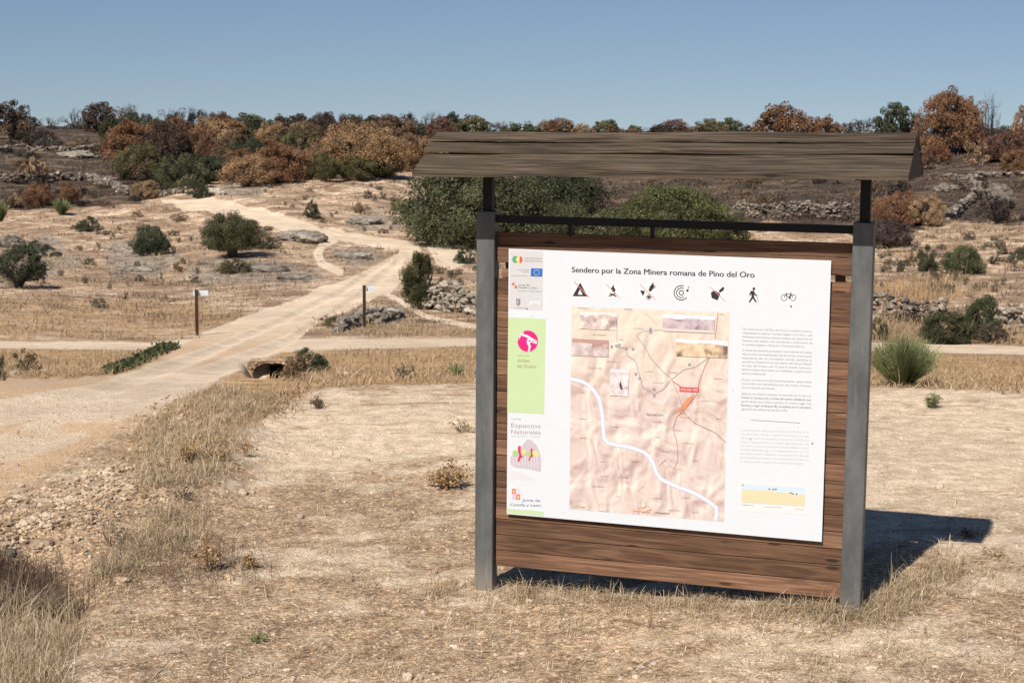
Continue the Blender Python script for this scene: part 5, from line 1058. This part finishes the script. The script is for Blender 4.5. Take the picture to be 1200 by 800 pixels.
for x, y, tx in ((758, 486.5, 'Pino del Oro'), (767, 596.5+5, 'Villadepera'), (732, 362.5, 'Ricobayo'), (677, 361.2, 'Brandilanes'), (743, 385, 'Las Fuentes'), (695, 392.5, 'Fonte Salgueiro'), (690, 431.5, 'Teso del Aguila'), (757, 435.5, 'La Ribera'), (785, 437, 'El Molino'), (765, 448.5, 'Los Cercados'), (836, 444, 'Valdelacasa'),
                 (821, 470, 'Las Llamas'), (680, 460, 'Peñas'), (680, 491, 'Cabezos'), (680, 513.5, 'El Fresno'), (715, 500.5, 'Castillico'), (703, 541, 'Las Eras'), (740, 541, 'Valdeciervo'), (768, 494.5, 'La Laguna'), (768, 512.5, 'Cuesta'), (800, 519.5, 'Las Hontanas'), (775, 529, 'Los Arribes'), (812, 540, 'Majada'), (704, 558, 'Carrascal'), (695, 570, 'Peña Redonda'),
                 (725, 559.5, 'El Tomillar'), (765, 584, 'La Dehesa'), (800, 583.5, 'El Sierro'), (784, 598, 'El Cementerio'), (811, 600.5, 'La Raya'), (790, 504.5, 'El Prado'), (839, 491, 'Juncal'), (722, 582, 'Teso'), (702, 598.5, 'Castro'), (671, 594.3, 'Escala 1:10000'), (844, 368.5, 'Mapa'), (712, 424, 'El Fontanal'), (724, 398.5, 'La Mina')):
    big = tx in ('Pino del Oro', 'Villadepera'); A.text(tx, x, y, x+len(tx)*(1.6 if big else 1.05), (.16, .12, .12) if big else (.36, .30, .29), cap=2.4 if big else 1.5, L=5)
A.end()
def mat_photo(name, top, a, bcol, dark, zt, sc=30.):
    g = NG(name); P = g.coord('Object'); n1 = g.noise(P, sc, 6, .65); n2 = g.noise(P, sc*.4, 4, .6); sp = g.n('ShaderNodeSeparateXYZ'); g.l(P, sp.inputs[0])
    c = g.mix(g.rng(n1, .35, .65), a, bcol); c = g.mix(g.rng(n2, .5, .66), c, dark)
    c = g.mix(g.rng(g.m2('ADD', sp.outputs[2], g.m2('MULTIPLY', g.m2('SUBTRACT', n2, .5), .03)), zt, zt+.006), c, top)
    return g.done(c, .5)
for nm, pts, args in (('trench_photograph', [(679.8, 364.8), (723.6, 366.4), (723.2, 386.8), (679.4, 385)], ((.70, .62, .60), (.74, .66, .60), (.50, .38, .34), (.30, .22, .22), PB(700, 370)[1])),
                      ('quarry_photograph', [(670.6, 396.6), (713.6, 398.6), (713.2, 418.2), (670.2, 416.2)], ((.42, .25, .22), (.62, .55, .56), (.45, .35, .31), (.28, .16, .15), PB(690, 403)[1])),
                      ('outcrop_photograph', [(777, 368), (838, 370.8), (837.4, 390.3), (776.6, 387.6)], ((.62, .72, .84), (.38, .30, .34), (.55, .45, .45), (.20, .15, .17), PB(807, 374.5)[1])),
                      ('ruin_photograph', [(792.4, 397), (853, 400), (852.4, 419.6), (792, 416.8)], ((.66, .78, .88), (.70, .54, .38), (.50, .36, .24), (.16, .11, .08), PB(822, 403)[1])),
                      ('cut_photograph', [(715.4, 432), (737.4, 433), (736.6, 464.2), (714.8, 463)], ((.66, .60, .64), (.70, .64, .64), (.52, .44, .44), (.38, .30, .30), PB(726, 437)[1]))):
    A = Art(nm); A.poly(pts, mat_photo(nm+'_print', *args), 7)
    if nm == 'cut_photograph': A.poly([(727, 446), (728.5, 450), (730, 456), (727.5, 456), (726, 451)], (.06, .05, .06), 8)
    if nm == 'outcrop_photograph': A.poly([(777, 384), (800, 385.5), (837.5, 387), (837.4, 390.3), (776.6, 387.6)], (.78, .68, .62), 8)
    A.end()
# text column
TX = [['Las minas de oro de Pino del Oro y su entorno fueron', 'explotadas en época romana (siglos I y II d.C.). Las', 'diferentes estructuras mineras antiguas se conservan en', 'bastante buen estado y han contribuido a la formación de', 'un paisaje singular y único en la Península Ibérica.'],
      ['A través del itinerario propuesto recorreremos los restos', 'del proceso de explotación de las minas como parte', 'expresiva de un contexto social, político y', 'económico. El itinerario se sitúa dentro del Parque Natural', 'Arribes del Duero, por lo que al interés cultural y', 'paleontológico de la zona se ve añadido su patrimonio', 'natural excepcional.'],
      ['El punto de inicio es el Aula de Interpretación, desde donde', 'recorridos son señalizados por las minas romanas,', 'con una duración aproximada.'],
      ['Además, se propone continuar el recorrido por la ruta a la', 'Fuente La Carrasca (A), a través del camino señalizado que', 'parte desde este mismo punto y la visita a Lagar Las', 'Buracos y Lagar de Bueyes (B), accesibles por la carretera', 'siguiendo las señales del sendero (PR).']]
YS = [385.4, 410.1, 444.7, 461.0]
A = Art('text_column'); 
for blk, y0 in zip(TX, YS):
    for i, ln in enumerate(blk):
        last = i == len(blk)-1; y = y0+1+i*4.52; x0_ = 870.3-(y-385)*.018; xr = x0_+(81.5 if not last else 81.5*min(1, len(ln)/58)); bd = ('Carrasca' in ln or 'Buracos' in ln)
        A.text(ln, x0_, y, xr, (.22, .22, .23) if bd else (.33, .33, .34), cap=2.3, y1=y+(xr-x0_)*.036, bold=.008 if bd else 0.)
A.line([(880, 492), (937.5, 495.4)], .6, (.25, .25, .26))
for i, ln in enumerate(['La interpretación de la ruta minera de Pino del Oro es de', 'itinerario lineal, de ida y vuelta. El recorrido es de baja', 'dificultad y puede realizarse a pie o en bicicleta en', 'todas las épocas del año. La duración estimada es de unas', 'dos horas. En caso de emergencia llame al teléfono y lleve', 'calzado adecuado, agua y protección para el sol. No', 'abandone el camino señalizado ni arroje basuras y respete', 'las propiedades privadas, cierre siempre las puertas y', 'no recoja piedras ni plantas en el entorno del sendero']):
    y = 504.5+i*4.58; x0_ = 868-i*.08; A.text(ln, x0_, y, x0_+80-(6 if i == 8 else 0), (.62, .62, .63), cap=2.2, y1=y+80*.036)
A.end()
A = Art('route_profile_chart'); A.poly([(865.5, 562), (948, 566), (946.5, 603), (864.5, 598.5)], (.82, .82, .81)); A.poly([(869.5, 567), (943.5, 571), (943, 593), (868.8, 588)], (.66, .78, .88), 2)
A.poly([(869.5, 573.3), (880, 573.2), (890, 574.4), (900, 574), (912, 576.5), (925, 577), (935, 579.5), (943.4, 579.4), (943, 592.6), (868.8, 587.6)], (.82, .70, .45), 3)
for x, y in ((901.5, 572.5), (906, 573), (909, 572.6), (926.5, 577), (929, 578), (933.5, 578.4)): A.poly([(x-1, y), (x+1.1, y-.8), (x+1.3, y+.5), (x-.8, y+1)], (.10, .10, .2), 4)
A.text('PERFIL', 869.5, 592, 884, GRYT, cap=1.3, L=2); A.text('ruta de las minas', 895, 594, 916, GRYT, cap=1.2, L=2); A.text('7,5 km', 932, 597, 942, GRYT, cap=1.5, L=2); A.disc(870.5, 568, 1.2, (.35, .4, .5), 3, 8); A.end()
A = Art('dirt_speck')
for x, y, r_ in ((927, 358.5, 1.2), (952, 519, 1.), (879.5, 514, .7), (617.5, 361.3, 1.), (623.3, 369.8, .6), (935, 500, .4), (752, 607, .4), (859, 456, .5)): A.disc(x, y, r_, (.10, .09, .08), 9, 7, r_*.6)
A.end()
